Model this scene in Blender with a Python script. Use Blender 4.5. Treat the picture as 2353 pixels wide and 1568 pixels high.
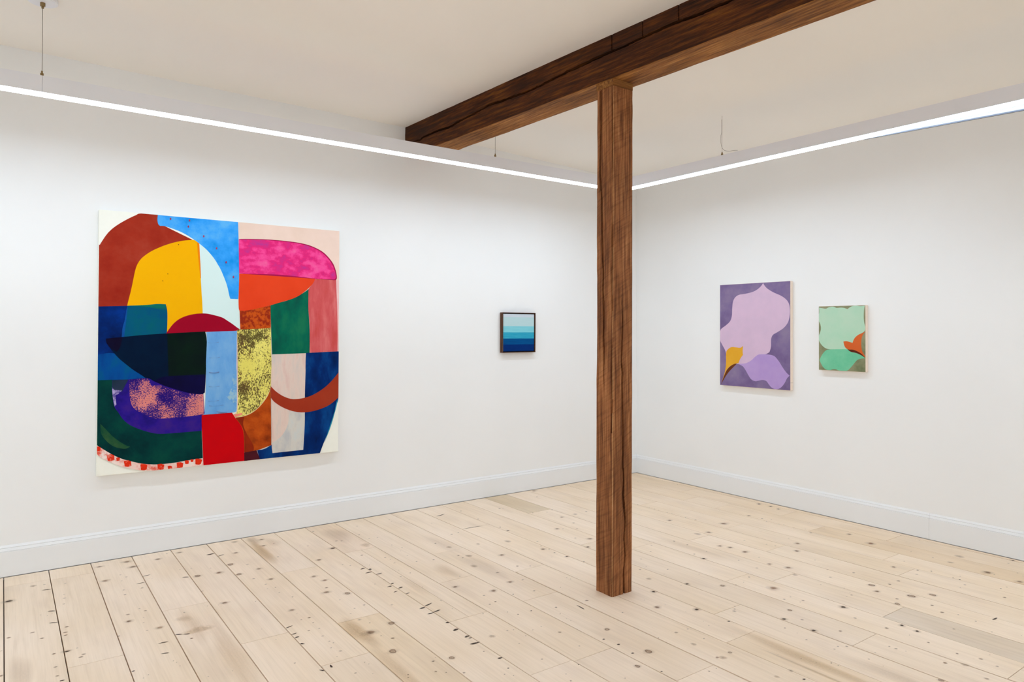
import bpy, bmesh, math, random
from mathutils import Vector, Matrix, noise

for o in list(bpy.data.objects):
    bpy.data.objects.remove(o)
scene = bpy.context.scene
C = scene.collection

# ------------------------------------------------------------------ camera
F_PX, PPY, W_PX, H_PX = 1611.404, 739.476, 2353.0, 1568.0
cd = bpy.data.cameras.new('camera')
cam = bpy.data.objects.new('camera', cd)
C.objects.link(cam)
rt, up, fw = Vector((0.809161, -0.587576, 0.003633)), Vector((-0.009568, -0.006994, 0.99993)), Vector((0.58751, 0.809138, 0.011282))
cam.matrix_world = Matrix(((rt.x, up.x, -fw.x, -5.59957), (rt.y, up.y, -fw.y, -5.39594), (rt.z, up.z, -fw.z, 1.55), (0, 0, 0, 1)))
cd.sensor_width = 36.0
cd.lens = F_PX * 36.0 / W_PX
cd.shift_y = (PPY - H_PX / 2) / W_PX
cd.clip_start = 0.05
scene.camera = cam

# ------------------------------------------------------------------ world, exposure
w = bpy.data.worlds.new('world')
scene.world = w
w.use_nodes = True
w.node_tree.nodes['Background'].inputs[0].default_value = (0.05, 0.05, 0.05, 1)
w.node_tree.nodes['Background'].inputs[1].default_value = 1.0
vs = scene.view_settings
vs.view_transform = 'Standard'
vs.look = 'None'
vs.exposure = 0.0
vs.gamma = 1.0
vs.use_curve_mapping = False
cy = scene.cycles
cy.max_bounces = 8
cy.diffuse_bounces = 7
cy.glossy_bounces = 3
cy.transparent_max_bounces = 16
cy.use_denoising = True
cy.use_adaptive_sampling = True
cy.adaptive_threshold = 0.07
cy.adaptive_min_samples = 16
cy.use_light_tree = False
cy.sample_clamp_indirect = 0.0

LED_STRENGTH = 22.4                      # the linear lamps are the only light in the room
LED_COLOUR = (0.805, 0.965, 1.13)

# ------------------------------------------------------------------ helpers
def lin(r, g, b, k=1.0):
    def f(c):
        c /= 255.0
        return c / 12.92 if c <= 0.04045 else ((c + 0.055) / 1.055) ** 2.4
    return (min(f(r) / k, 0.95), min(f(g) / k, 0.95), min(f(b) / k, 0.95), 1.0)

def tag(o, label=None, cat=None, group=None, kind=None):
    if label: o['label'] = label
    if cat: o['category'] = cat
    if group: o['group'] = group
    if kind: o['kind'] = kind
    return o

def link(name, me, mats=(), parent=None, loc=None):
    o = bpy.data.objects.new(name, me)
    C.objects.link(o)
    for m in (mats if isinstance(mats, (list, tuple)) else [mats]):
        if me is not None: me.materials.append(m)
    if parent is not None: o.parent = parent
    if loc is not None: o.location = loc
    return o

def mesh(name, verts, faces, smooth=False):
    me = bpy.data.meshes.new(name)
    me.from_pydata(verts, [], faces)
    me.update()
    if smooth:
        for p in me.polygons: p.use_smooth = True
    return me

def box_data(x0, x1, y0, y1, z0, z1, off=0):
    v = [(x0, y0, z0), (x1, y0, z0), (x1, y1, z0), (x0, y1, z0), (x0, y0, z1), (x1, y0, z1), (x1, y1, z1), (x0, y1, z1)]
    f = [(0, 3, 2, 1), (4, 5, 6, 7), (0, 1, 5, 4), (1, 2, 6, 5), (2, 3, 7, 6), (3, 0, 4, 7)]
    return v, [tuple(i + off for i in t) for t in f]

def box(name, b, mat, parent=None, origin=(0, 0, 0), bevel=0.0):
    v, f = box_data(*b)
    v = [(a - origin[0], c - origin[1], d - origin[2]) for a, c, d in v]
    me = mesh(name, v, f)
    if bevel > 0:
        bm = bmesh.new(); bm.from_mesh(me)
        bmesh.ops.bevel(bm, geom=bm.edges[:], offset=bevel, segments=2, affect='EDGES')
        bm.to_mesh(me); bm.free()
    o = link(name, me, mat, parent)
    if parent is None: o.location = origin
    return o

def tube(name, pts, r, mat, parent=None, seg=8):
    v, f = [], []
    n = len(pts)
    for i, p in enumerate(pts):
        p = Vector(p)
        d = (Vector(pts[min(i + 1, n - 1)]) - Vector(pts[max(i - 1, 0)])).normalized()
        a = d.orthogonal().normalized() if abs(d.z) > .9 else d.cross(Vector((0, 0, 1))).normalized()
        b = d.cross(a)
        for k in range(seg):
            t = 2 * math.pi * k / seg
            v.append(tuple(p + a * r * math.cos(t) + b * r * math.sin(t)))
    for i in range(n - 1):
        for k in range(seg):
            f.append((i * seg + k, i * seg + (k + 1) % seg, (i + 1) * seg + (k + 1) % seg, (i + 1) * seg + k))
    f.append(tuple(range(seg - 1, -1, -1))); f.append(tuple((n - 1) * seg + k for k in range(seg)))
    return link(name, mesh(name, v, f, True), mat, parent)

def lathe(name, prof, mat, parent=None, at=(0, 0, 0), seg=24):
    v, f = [], []
    for r, z in prof:
        for k in range(seg):
            t = 2 * math.pi * k / seg
            v.append((at[0] + r * math.cos(t), at[1] + r * math.sin(t), at[2] + z))
    for i in range(len(prof) - 1):
        for k in range(seg):
            f.append((i * seg + k, i * seg + (k + 1) % seg, (i + 1) * seg + (k + 1) % seg, (i + 1) * seg + k))
    f.append(tuple(range(seg - 1, -1, -1))); f.append(tuple((len(prof) - 1) * seg + k for k in range(seg)))
    return link(name, mesh(name, v, f, False), mat, parent)

# ------------------------------------------------------------------ materials
def new_mat(name, rough=0.6, spec=0.3):
    m = bpy.data.materials.new(name)
    m.use_nodes = True
    nt = m.node_tree
    b = nt.nodes['Principled BSDF']
    b.inputs['Roughness'].default_value = rough
    b.inputs['Specular IOR Level'].default_value = spec
    return m, nt, b

def N(nt, t, **kw):
    n = nt.nodes.new(t)
    for k, v in kw.items(): setattr(n, k, v)
    return n

def tex_noise(nt, vec, scale, detail=4, rough=0.55, stretch=(1, 1, 1)):
    mp = N(nt, 'ShaderNodeMapping')
    mp.inputs['Scale'].default_value = stretch
    nt.links.new(vec, mp.inputs['Vector'])
    n = N(nt, 'ShaderNodeTexNoise')
    n.inputs['Scale'].default_value = scale
    n.inputs['Detail'].default_value = detail
    n.inputs['Roughness'].default_value = rough
    nt.links.new(mp.outputs[0], n.inputs['Vector'])
    return n.outputs['Fac']

def ramp(nt, fac, stops, interp='LINEAR'):
    r = N(nt, 'ShaderNodeValToRGB')
    cr = r.color_ramp
    cr.interpolation = interp
    while len(cr.elements) < len(stops): cr.elements.new(0.5)
    for e, (p, c) in zip(cr.elements, stops):
        e.position = p; e.color = c if len(c) == 4 else (*c, 1)
    nt.links.new(fac, r.inputs['Fac'])
    return r.outputs['Color']

def mix(nt, a, b, fac, mode='MIX'):
    n = N(nt, 'ShaderNodeMix', data_type='RGBA', blend_type=mode)
    for sock, v in ((n.inputs[6], a), (n.inputs[7], b), (n.inputs[0], fac)):
        if hasattr(v, 'links'): nt.links.new(v, sock)
        elif isinstance(v, (int, float)): sock.default_value = v
        else: sock.default_value = v
    return n.outputs[2]

def bump(nt, bsdf, h, strength, dist=0.002):
    b = N(nt, 'ShaderNodeBump')
    b.inputs['Strength'].default_value = strength
    b.inputs['Distance'].default_value = dist
    nt.links.new(h, b.inputs['Height'])
    nt.links.new(b.outputs[0], bsdf.inputs['Normal'])

def plaster(name, col, rough=0.85):
    m, nt, b = new_mat(name, rough, 0.15)
    tc = N(nt, 'ShaderNodeTexCoord').outputs['Object']
    n = tex_noise(nt, tc, 1.3, 1)
    c = ramp(nt, n, [(0.3, tuple(x * 0.985 for x in col)), (0.7, tuple(min(1, x * 1.01) for x in col))])
    nt.links.new(c, b.inputs['Base Color'])
    return m

M = {}
M['wall'] = plaster('wall_paint', (0.915, 0.915, 0.91))
M['ceiling'] = plaster('ceiling_paint', (0.94, 0.90, 0.84))
M['trim'] = plaster('trim_paint', (0.88, 0.885, 0.89), 0.45)
M['lamp_white'] = plaster('lamp_enamel', (0.86, 0.865, 0.91), 0.5)

def plain(name, col, rough=0.6, metal=0.0, var=0.06):
    m, nt, b = new_mat(name, rough, 0.35)
    b.inputs['Metallic'].default_value = metal
    tc = N(nt, 'ShaderNodeTexCoord').outputs['Object']
    c = ramp(nt, tex_noise(nt, tc, 35, 3), [(0.3, tuple(x * (1 - var) for x in col[:3])), (0.7, tuple(min(1, x * (1 + var)) for x in col[:3]))])
    nt.links.new(c, b.inputs['Base Color'])
    return m
M['brass'] = plain('brass', lin(150, 125, 85), 0.4, 0.7)
M['cable'] = plain('steel_cable', lin(140, 130, 122), 0.5, 0.3)
M['cord'] = plain('cord_sleeve', lin(190, 180, 170), 0.6)
M['lip_grey'] = plain('grey_lip', (0.10, 0.10, 0.11), 0.5)
M['black_edge'] = plain('black_gasket', (0.012, 0.014, 0.022), 0.5)
M['subfloor'] = plain('subfloor', lin(58, 40, 22), 0.9)
M['frame_black'] = plain('black_rebate', (0.008, 0.006, 0.005), 0.7)

m = bpy.data.materials.new('led_diffuser'); m.use_nodes = True
nt = m.node_tree; nt.nodes.remove(nt.nodes['Principled BSDF'])
e = N(nt, 'ShaderNodeEmission')
e.inputs[0].default_value = (*LED_COLOUR, 1); e.inputs[1].default_value = LED_STRENGTH
nt.links.new(e.outputs[0], nt.nodes['Material Output'].inputs[0])
M['led'] = m

def timber_mat(name, axis, dark, mid, light, rough=0.75, saw=0.55):
    m, nt, b = new_mat(name, rough, 0.25)
    tc = N(nt, 'ShaderNodeTexCoord').outputs['Object']
    st = [1.0, 1.0, 1.0]; st[axis] = 0.045
    g1 = tex_noise(nt, tc, 60, 6, 0.65, st)
    st2 = [1.0, 1.0, 1.0]; st2[axis] = 0.25
    g2 = tex_noise(nt, tc, 7, 4, 0.6, st2)
    st3 = [1.0, 1.0, 1.0]; st3[axis] = 0.02
    g3 = tex_noise(nt, tc, 170, 3, 0.6, st3)
    c = ramp(nt, g1, [(0.28, dark), (0.5, mid), (0.74, light)])
    c2 = ramp(nt, g2, [(0.3, (0.55, 0.5, 0.45)), (0.65, (1.1, 1.08, 1.05))])
    c3 = ramp(nt, g3, [(0.38, (0.6, 0.55, 0.5)), (0.5, (1, 1, 1))])
    c = mix(nt, c, c2, 1.0, 'MULTIPLY'); c = mix(nt, c, c3, 0.75, 'MULTIPLY')
    # saw marks: tilted streaks across the grain
    sp = N(nt, 'ShaderNodeSeparateXYZ'); nt.links.new(tc, sp.inputs[0])
    ad = N(nt, 'ShaderNodeMath', operation='SUBTRACT'); cb_ = N(nt, 'ShaderNodeCombineXYZ')
    others = [i for i in range(3) if i != axis]
    nt.links.new(sp.outputs[others[0]], ad.inputs[0]); nt.links.new(sp.outputs[others[1]], ad.inputs[1])
    nt.links.new(ad.outputs[0], cb_.inputs[0]); nt.links.new(sp.outputs[axis], cb_.inputs[2])
    mp = N(nt, 'ShaderNodeMapping'); mp.inputs['Rotation'].default_value = (0, math.radians(28 if axis == 2 else 80), 0)
    nt.links.new(cb_.outputs[0], mp.inputs['Vector'])
    g4 = tex_noise(nt, mp.outputs[0], 26, 4, 0.7, (0.16, 1, 3.0) if axis == 2 else (0.25, 1, 3.0))
    c4 = ramp(nt, g4, [(0.36, (0.52, 0.48, 0.44)), (0.52, (1, 1, 1)), (0.75, (1.12, 1.1, 1.06))])
    c = mix(nt, c, c4, saw, 'MULTIPLY')
    nt.links.new(c, b.inputs['Base Color'])
    h = N(nt, 'ShaderNodeMath', operation='ADD')
    nt.links.new(g1, h.inputs[0]); nt.links.new(g4, h.inputs[1])
    bump(nt, b, h.outputs[0], 0.7, 0.004)
    return m
M['post'] = timber_mat('old_post_timber', 2, lin(88, 48, 22), lin(160, 103, 62), lin(200, 142, 92))
M['post_edge'] = timber_mat('worn_post_edge', 2, lin(140, 92, 54), lin(206, 156, 106), lin(232, 192, 148))
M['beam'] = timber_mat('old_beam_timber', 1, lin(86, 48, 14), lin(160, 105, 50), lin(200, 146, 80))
M['beam_side'] = timber_mat('dark_beam_timber', 1, lin(38, 14, 2), lin(82, 41, 8), lin(126, 74, 16), saw=0.6)  # darker browns, used only on the beam's west face

M['cap'] = timber_mat('cap_timber', 0, lin(86, 48, 14), lin(156, 104, 52), lin(190, 138, 80), saw=0.2)

def plank_mat():
    m, nt, b = new_mat('scrubbed_pine', 0.55, 0.25)
    tc = N(nt, 'ShaderNodeTexCoord').outputs['Object']
    oi = N(nt, 'ShaderNodeObjectInfo')
    off = N(nt, 'ShaderNodeVectorMath', operation='ADD')
    cmb = N(nt, 'ShaderNodeCombineXYZ')
    mul = N(nt, 'ShaderNodeMath', operation='MULTIPLY'); mul.inputs[1].default_value = 57.0
    nt.links.new(oi.outputs['Random'], mul.inputs[0])
    for i in range(3): nt.links.new(mul.outputs[0], cmb.inputs[i])
    nt.links.new(tc, off.inputs[0]); nt.links.new(cmb.outputs[0], off.inputs[1])
    v = off.outputs[0]
    grain = tex_noise(nt, v, 42, 3, 0.6, (1, 0.035, 1))
    fine = tex_noise(nt, v, 130, 1, 0.6, (1, 0.03, 1))
    blot = tex_noise(nt, v, 3.2, 1, 0.5, (1, 0.5, 1))
    grey = tex_noise(nt, v, 5.0, 2, 0.6, (1.2, 0.4, 1))
    speck = tex_noise(nt, v, 55, 1, 0.5, (1, 0.6, 1))
    c = ramp(nt, grain, [(0.25, (0.93, 0.915, 0.89)), (0.5, (1, 1, 1)), (0.8, (1.03, 1.03, 1.03))])
    c2 = ramp(nt, fine, [(0.3, (0.955, 0.95, 0.94)), (0.55, (1, 1, 1))])
    c3 = ramp(nt, blot, [(0.3, (0.965, 0.94, 0.89)), (0.65, (1.02, 1.02, 1.03))])
    c4 = ramp(nt, grey, [(0.52, (1, 1, 1)), (0.75, (0.925, 0.915, 0.915))])
    c5 = ramp(nt, speck, [(0.78, (1, 1, 1)), (0.84, (0.93, 0.90, 0.86))])
    col = mix(nt, oi.outputs['Color'], c, 1.0, 'MULTIPLY')
    for k in (c2, c3, c4, c5): col = mix(nt, col, k, 1.0, 'MULTIPLY')
    nt.links.new(col, b.inputs['Base Color'])
    return m
M['plank'] = plank_mat()

def mark_mat():
    m, nt, b = new_mat('knots_and_stains', 0.6, 0.2)
    a = N(nt, 'ShaderNodeAttribute', attribute_name='mark')
    tc = N(nt, 'ShaderNodeTexCoord').outputs['Object']
    n = tex_noise(nt, tc, 130, 4, 0.6)
    f = ramp(nt, n, [(0.3, (0.62, 0.62, 0.62)), (0.6, (1, 1, 1))])
    mu = N(nt, 'ShaderNodeMath', operation='MULTIPLY')
    nt.links.new(a.outputs['Alpha'], mu.inputs[0]); nt.links.new(f, mu.inputs[1])
    nt.links.new(a.outputs['Color'], b.inputs['Base Color'])
    nt.links.new(mu.outputs[0], b.inputs['Alpha'])
    return m
M['mark'] = mark_mat()

PK = 0.93      # light reaching the painted faces relative to the picture's white
def paint(name, stops, scale=6.0, stretch=(1, 1, 1), detail=4, rough=0.6, lo=0.3, hi=0.7, weave=0.05):
    m, nt, b = new_mat('paint_' + name, 0.8, 0.08)
    tc = N(nt, 'ShaderNodeTexCoord').outputs['Object']
    n = tex_noise(nt, tc, scale, detail, 0.6, stretch)
    k = len(stops)
    st = [(lo + (hi - lo) * i / max(1, k - 1), lin(*s, PK)) for i, s in enumerate(stops)]
    if k == 1: st = [(0.3, st[0][1]), (0.7, st[0][1])]
    nt.links.new(ramp(nt, n, st), b.inputs['Base Color'])
    bump(nt, b, tex_noise(nt, tc, 400, 2), weave, 0.001)
    M[name] = m
    return m

def scumble(name, under, over, fine=70.0, coarse=9.0, thr=0.5, soft=0.03, stretch=(1, 1, 1)):
    m, nt, b = new_mat('paint_' + name, 0.8, 0.08)
    tc = N(nt, 'ShaderNodeTexCoord').outputs['Object']
    a = tex_noise(nt, tc, fine, 5, 0.7, stretch); c = tex_noise(nt, tc, coarse, 3, 0.5)
    mx = N(nt, 'ShaderNodeMix', data_type='FLOAT'); mx.inputs[0].default_value = 0.42
    nt.links.new(a, mx.inputs[2]); nt.links.new(c, mx.inputs[3])
    f = ramp(nt, mx.outputs[0], [(thr - soft, (0, 0, 0)), (thr + soft, (1, 1, 1))])
    u = tex_noise(nt, tc, 6, 3)
    uc = ramp(nt, u, [(0.35, lin(*under[0], PK)), (0.65, lin(*under[-1], PK))])
    oc = ramp(nt, u, [(0.35, lin(*over[0], PK)), (0.65, lin(*over[-1], PK))])
    nt.links.new(mix(nt, uc, oc, f), b.inputs['Base Color'])
    M[name] = m
    return m

# ------------------------------------------------------------------ traced data (metres, in the plane of each thing)
DATA = {"p1":[["peach",[[0.048,1.765],[0.834,1.765],[0.834,1.2103],[0.834,0.8022],[0.5798,0.7953],[0.051,1.3797]]],["rust",[[-0.8345,1.509],[-0.829,1.5292],
[-0.8133,1.5606],[-0.7928,1.5973],[-0.7689,1.6308],[-0.7368,1.6634],[-0.6978,1.695],[-0.6517,1.7275],[-0.6185,1.7477],[-0.5872,1.763],
[-0.4768,1.7637],[-0.4466,1.6933],[-0.2118,1.5875],[-0.5803,1.2306],[-0.6631,1.1294],[-0.8345,1.1225]]],["mint",[[-0.2156,1.5912],[-0.0606,1.603],
[0.0543,1.4616],[0.0567,1.2574],[0.0584,1.1916],[0.0609,1.1263],[0.0707,0.9711],[-0.1151,0.9586],[-0.1928,1.0655],[-0.1882,1.0894],[-0.1906,1.1648],
[-0.1961,1.244],[-0.2003,1.3105],[-0.2047,1.3896],[-0.2103,1.4885]]],["yellow",[[-0.2139,1.6112],[-0.247,1.6086],[-0.3035,1.601],[-0.3609,1.586],
[-0.4104,1.5679],[-0.4663,1.5414],[-0.5213,1.5088],[-0.5621,1.4756],[-0.5889,1.4454],[-0.6088,1.4064],[-0.6202,1.3642],[-0.6313,1.2996],
[-0.6441,1.2283],[-0.6648,1.1294],[-0.666,1.0776],[-0.4297,0.935],[-0.1923,1.006],[-0.1874,1.0855],[-0.1906,1.1648],[-0.1961,1.244],[-0.2003,1.3105],
[-0.2047,1.3896],[-0.2103,1.4885],[-0.2134,1.5477]]],["orange_edge",[[-0.2285,1.5942],[-0.2137,1.5854],[-0.2094,1.5084],[-0.2037,1.4095],
[-0.2006,1.3382],[-0.2054,1.338],[-0.2143,1.4287],[-0.2223,1.5075]]],["sky",[[-0.4831,1.763],[-0.4852,1.7282],[-0.4798,1.6999],[-0.4675,1.6883],
[-0.4431,1.6898],[-0.4007,1.68],[-0.34,1.6599],[-0.2856,1.6331],[-0.247,1.6086],[-0.2137,1.5854],[-0.1631,1.5433],[-0.1176,1.4904],[-0.0868,1.444],
[-0.1193,1.4855],[-0.0771,1.4257],[-0.042,1.3468],[-0.0203,1.283],[-0.0062,1.2186],[0.0017,1.1966],[0.0525,1.196],[0.0582,1.2166],[0.0608,1.3843],
[0.0547,1.6662],[0.0508,1.765]]],["navy",[[-0.8345,1.1225],[-0.6631,1.1302],[-0.5456,1.1386],[-0.4838,1.1465],[-0.428,1.1463],[-0.4169,1.0817],
[-0.4228,0.9388],[-0.1895,0.6493],[-0.4984,0.6176],[-0.5414,0.6383],[-0.6506,0.6331],[-0.8345,0.6349]]],["lowblue",[[-0.8345,0.8037],[-0.7714,0.8136],
[-0.7325,0.8092],[-0.6696,0.7371],[-0.589,0.6708],[-0.5412,0.6312],[-0.5414,0.6383],[-0.6506,0.6331],[-0.8345,0.6349]]],["teal",[[-0.6631,1.1309],
[-0.5456,1.1393],[-0.4838,1.1473],[-0.428,1.1471],[-0.4236,1.1202],[-0.4169,1.074],[-0.4187,0.9581],[-0.4228,0.9388],[-0.6844,0.9197],
[-0.6784,0.9877],[-0.6725,1.0701]]],["teal_green",[[-0.6465,1.1298],[-0.5456,1.1382],[-0.4838,1.1458],[-0.4287,1.1456],[-0.426,1.1124],
[-0.4766,1.1133],[-0.5523,1.127]]],["blue_line",[[-0.6615,1.1295],[-0.6659,1.0702],[-0.6811,0.9204],[-0.6959,0.9197],[-0.69,0.9876],[-0.6788,1.0326],
[-0.6689,1.1038]]],["crimson",[[-0.4245,0.9427],[-0.4055,0.9736],[-0.3775,1.0125],[-0.3421,1.044],[-0.2991,1.066],[-0.2519,1.0797],[-0.2041,1.0864],
[-0.1595,1.0859],[-0.1143,1.0766],[-0.0562,1.0602],[-0.0164,1.0356],[0.0187,1.0116],[0.0502,0.9873],[0.0731,0.9719],[0.0503,0.9629],
[-0.1151,0.9566]]],["darklens",[[-0.7867,0.9097],[-0.691,0.9197],[-0.5642,0.9333],[-0.4246,0.9435],[-0.1696,0.9577],[-0.1579,0.8869],[-0.1623,0.7477],
[-0.1619,0.6836],[-0.1646,0.6092],[-0.1686,0.5211],[-0.1824,0.5099],[-0.2309,0.5134],[-0.2857,0.526],[-0.3577,0.5514],[-0.433,0.5814],
[-0.4983,0.6152],[-0.5414,0.6393],[-0.584,0.6673],[-0.6262,0.6979],[-0.6696,0.7371],[-0.7094,0.7753],[-0.7424,0.8168],[-0.7686,0.8541],
[-0.7849,0.8838]]],["darkgreen",[[-0.4175,0.9435],[-0.1696,0.9577],[-0.1579,0.8869],[-0.1623,0.7477],[-0.1627,0.6523],[-0.4062,0.6453]]],
["darkindigo",[[-0.4726,0.631],[-0.4028,0.6466],[-0.1635,0.6479],[-0.1646,0.6092],[-0.1686,0.5211],[-0.1824,0.5109],[-0.2309,0.5134],[-0.2857,0.526],
[-0.3577,0.5514],[-0.433,0.5814],[-0.4983,0.6152]]],["darkplum",[[-0.7851,0.9097],[-0.691,0.9186],[-0.7036,0.8534],[-0.7261,0.8202],[-0.7653,0.8523],
[-0.7843,0.8838]]],["grn",[[-0.8345,0.6349],[-0.6506,0.6331],[-0.6465,0.3988],[-0.1836,0.3674],[-0.1872,0.2441],[-0.1787,0.053],[-0.2727,0.0482],
[-0.3624,0.0408],[-0.4502,0.0398],[-0.515,0.0459],[-0.5788,0.0605],[-0.6458,0.0846],[-0.6954,0.1061],[-0.7445,0.1367],[-0.793,0.1737],
[-0.8345,0.2072]]],["olive_band",[[-0.8145,0.3461],[-0.7863,0.3118],[-0.7333,0.2474],[-0.6716,0.1954],[-0.6383,0.1783],[-0.6713,0.1674],
[-0.7328,0.1872],[-0.7775,0.2283],[-0.81,0.2816]]],["indigo",[[-0.7489,0.6323],[-0.6506,0.6331],[-0.5414,0.6383],[-0.4983,0.6152],[-0.433,0.5814],
[-0.3577,0.5514],[-0.2857,0.526],[-0.2309,0.5134],[-0.1778,0.5107],[-0.1687,0.3664],[-0.1891,0.3604],[-0.1873,0.249],[-0.3195,0.2477],[-0.452,0.2491],
[-0.5168,0.2641],[-0.5807,0.2906],[-0.6396,0.3235],[-0.6813,0.3639],[-0.7104,0.4125],[-0.7352,0.4558],[-0.7446,0.5165],[-0.7491,0.5722]]],
["slate",[[-0.748,0.6313],[-0.6539,0.6323],[-0.679,0.5782],[-0.6911,0.5508],[-0.7361,0.5669],[-0.7484,0.5814]]],["lavender",[[-0.7493,0.586],
[-0.7361,0.5669],[-0.6912,0.5601],[-0.7074,0.5423],[-0.7297,0.5296],[-0.7231,0.4689],[-0.7331,0.4556],[-0.7438,0.5164]]],["pinkscum",[[-0.6485,0.633],
[-0.5413,0.636],[-0.5284,0.6236],[-0.5153,0.585],[-0.4548,0.5847],[-0.4285,0.5715],[-0.3577,0.5441],[-0.2857,0.5235],[-0.2309,0.5124],
[-0.1778,0.5082],[-0.1752,0.3669],[-0.2752,0.358],[-0.4529,0.3546],[-0.5134,0.366],[-0.5818,0.4086],[-0.624,0.4442],[-0.6433,0.511]]],
["lightblue",[[-0.1621,0.9525],[-0.1151,0.9566],[0.0484,0.9621],[0.0564,0.6835],[0.0532,0.677],[0.0553,0.396],[0.0452,0.3709],[0.0161,0.3649],
[-0.174,0.3625],[-0.1678,0.3917],[-0.1638,0.5284],[-0.1616,0.6836],[-0.1623,0.7477],[-0.1579,0.8869]]],["palepink_edge",[[0.0484,0.9637],
[0.0584,0.6835],[0.0586,0.6769],[0.0618,0.3768],[0.0476,0.3544],[0.0341,0.3506],[0.0517,0.3962],[0.0496,0.6771],[0.0478,0.6838]]],
["bluerag",[[0.0271,0.6778],[0.0496,0.6771],[0.0519,0.3775],[0.0336,0.416],[-0.0205,0.4843],[0.0059,0.5248],[0.0187,0.6034]]],
["yscum_base",[[0.0719,0.9719],[0.2962,0.9864],[0.2994,0.8418],[0.3035,0.6761],[0.3028,0.6694],[0.3008,0.549],[0.2846,0.4897],[0.2566,0.4418],
[0.21,0.3872],[0.1547,0.3472],[0.0944,0.3277],[0.0397,0.326],[0.0274,0.3511],[0.0563,0.3912],[0.0563,0.6769],[0.0564,0.6835],[0.0496,0.9629]]],
["yscum",[[0.0719,0.9719],[0.2946,0.9851],[0.2973,0.8418],[0.301,0.6762],[0.298,0.6695],[0.2961,0.5492],[0.2798,0.4923],[0.2518,0.4459],
[0.2053,0.3913],[0.15,0.3531],[0.092,0.3335],[0.0522,0.333],[0.0476,0.3544],[0.0585,0.3911],[0.0595,0.6768],[0.0588,0.6835],[0.0511,0.9621]]],
["salmon",[[0.6357,1.3716],[0.7787,1.3714],[0.8073,1.3727],[0.8144,1.2097],[0.8181,1.1462],[0.823,0.9688],[0.8232,0.8002],[0.5953,0.7929],
[0.5938,1.0115],[0.5827,1.1413],[0.5831,1.2712],[0.5852,1.2891],[0.6159,1.3337]]],["pink_margin",[[0.8073,1.3683],[0.8305,1.3693],[0.832,1.1465],
[0.834,0.8045],[0.8223,0.8002],[0.823,0.9688],[0.8181,1.1462]]],["green",[[0.2908,1.1553],[0.3616,1.1789],[0.4251,1.1988],[0.5327,1.2522],
[0.583,1.2885],[0.5827,1.1413],[0.5915,1.0115],[0.5947,0.8816],[0.594,0.7907],[0.306,0.7851],[0.3011,0.8837]]],["orangered",[[0.062,1.3823],
[0.2355,1.3888],[0.4024,1.3843],[0.5757,1.3775],[0.6357,1.3716],[0.6203,1.3382],[0.5895,1.3023],[0.5327,1.2527],[0.4808,1.221],[0.4251,1.1988],
[0.3616,1.1789],[0.2908,1.1561],[0.1967,1.1311],[0.1164,1.113],[0.0669,1.1109],[0.0609,1.1263],[0.0584,1.1916],[0.0599,1.2575]]],
["magenta_line",[[0.0569,1.6353],[0.0845,1.6415],[0.2335,1.6508],[0.3582,1.6521],[0.4864,1.6467],[0.5739,1.6343],[0.6407,1.6139],[0.7018,1.5831],
[0.7536,1.5358],[0.7871,1.4892],[0.8074,1.4326],[0.8137,1.3863],[0.8055,1.3691],[0.7787,1.3679],[0.6357,1.372],[0.0608,1.3843]]],
["magenta",[[0.057,1.632],[0.0846,1.6366],[0.2336,1.645],[0.3582,1.6462],[0.4864,1.6398],[0.5739,1.6265],[0.6399,1.606],[0.6973,1.5749],
[0.7463,1.5296],[0.7779,1.4842],[0.7995,1.43],[0.8053,1.3882],[0.7971,1.3767],[0.7786,1.3736],[0.6357,1.3738],[0.4882,1.3842],[0.3182,1.3908],
[0.0608,1.3843]]],["rustpatch",[[0.0669,1.1109],[0.1164,1.113],[0.1967,1.1311],[0.2908,1.1553],[0.2946,0.9864],[0.2222,0.9798],[0.0727,0.9727]]],
["navyr",[[0.5666,0.7912],[0.834,0.8],[0.8336,0.6358],[0.834,0.6326],[0.834,0.4312],[0.816,0.3686],[0.7746,0.2243],[0.7127,0.0782],[0.6831,0.0028],
[0.2199,0.0036],[0.2008,0.0721],[0.3041,0.1014],[0.5574,0.315],[0.5625,0.6614]]],["tealrib",[[0.8274,0.4214],[0.8187,0.3684],[0.7772,0.2241],
[0.7385,0.1262],[0.7179,0.0802],[0.7435,0.151],[0.7667,0.2198],[0.7952,0.3039],[0.8159,0.389]]],["palepink",[[0.306,0.7851],[0.5645,0.7891],
[0.5631,0.6684],[0.564,0.6613],[0.559,0.4436],[0.5603,0.2653],[0.5547,0.1273],[0.5493,0.0414],[0.3141,0.0398],[0.3062,0.1397],[0.301,0.5249],
[0.3023,0.6694]]],["palegrey",[[0.3806,0.1621],[0.4287,0.2457],[0.4379,0.3231],[0.4575,0.3463],[0.5593,0.3322],[0.5603,0.2653],[0.5547,0.1273],
[0.5493,0.0414],[0.3165,0.041],[0.3088,0.1154]]],["orangebrown",[[0.297,0.5444],[0.3041,0.1014],[0.2008,0.0721],[0.1087,0.0633],[0.0433,0.3266],
[0.0943,0.3305],[0.1546,0.35],[0.21,0.3901],[0.2565,0.4446],[0.2846,0.493]]],["brownshade",[[0.0433,0.3266],[0.1066,0.3292],[0.098,0.2711],
[0.1259,0.1982],[0.1726,0.109],[0.173,0.0663],[0.1078,0.061],[0.1029,0.2237]]],["maroon",[[0.105,0.0636],[0.1961,0.0726],[0.2223,0.0033],
[0.1055,0.0025]]],["rustarc",[[0.2985,0.5434],[0.3395,0.5014],[0.3978,0.462],[0.4667,0.4388],[0.5565,0.4437],[0.6325,0.467],[0.7097,0.5109],
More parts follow.
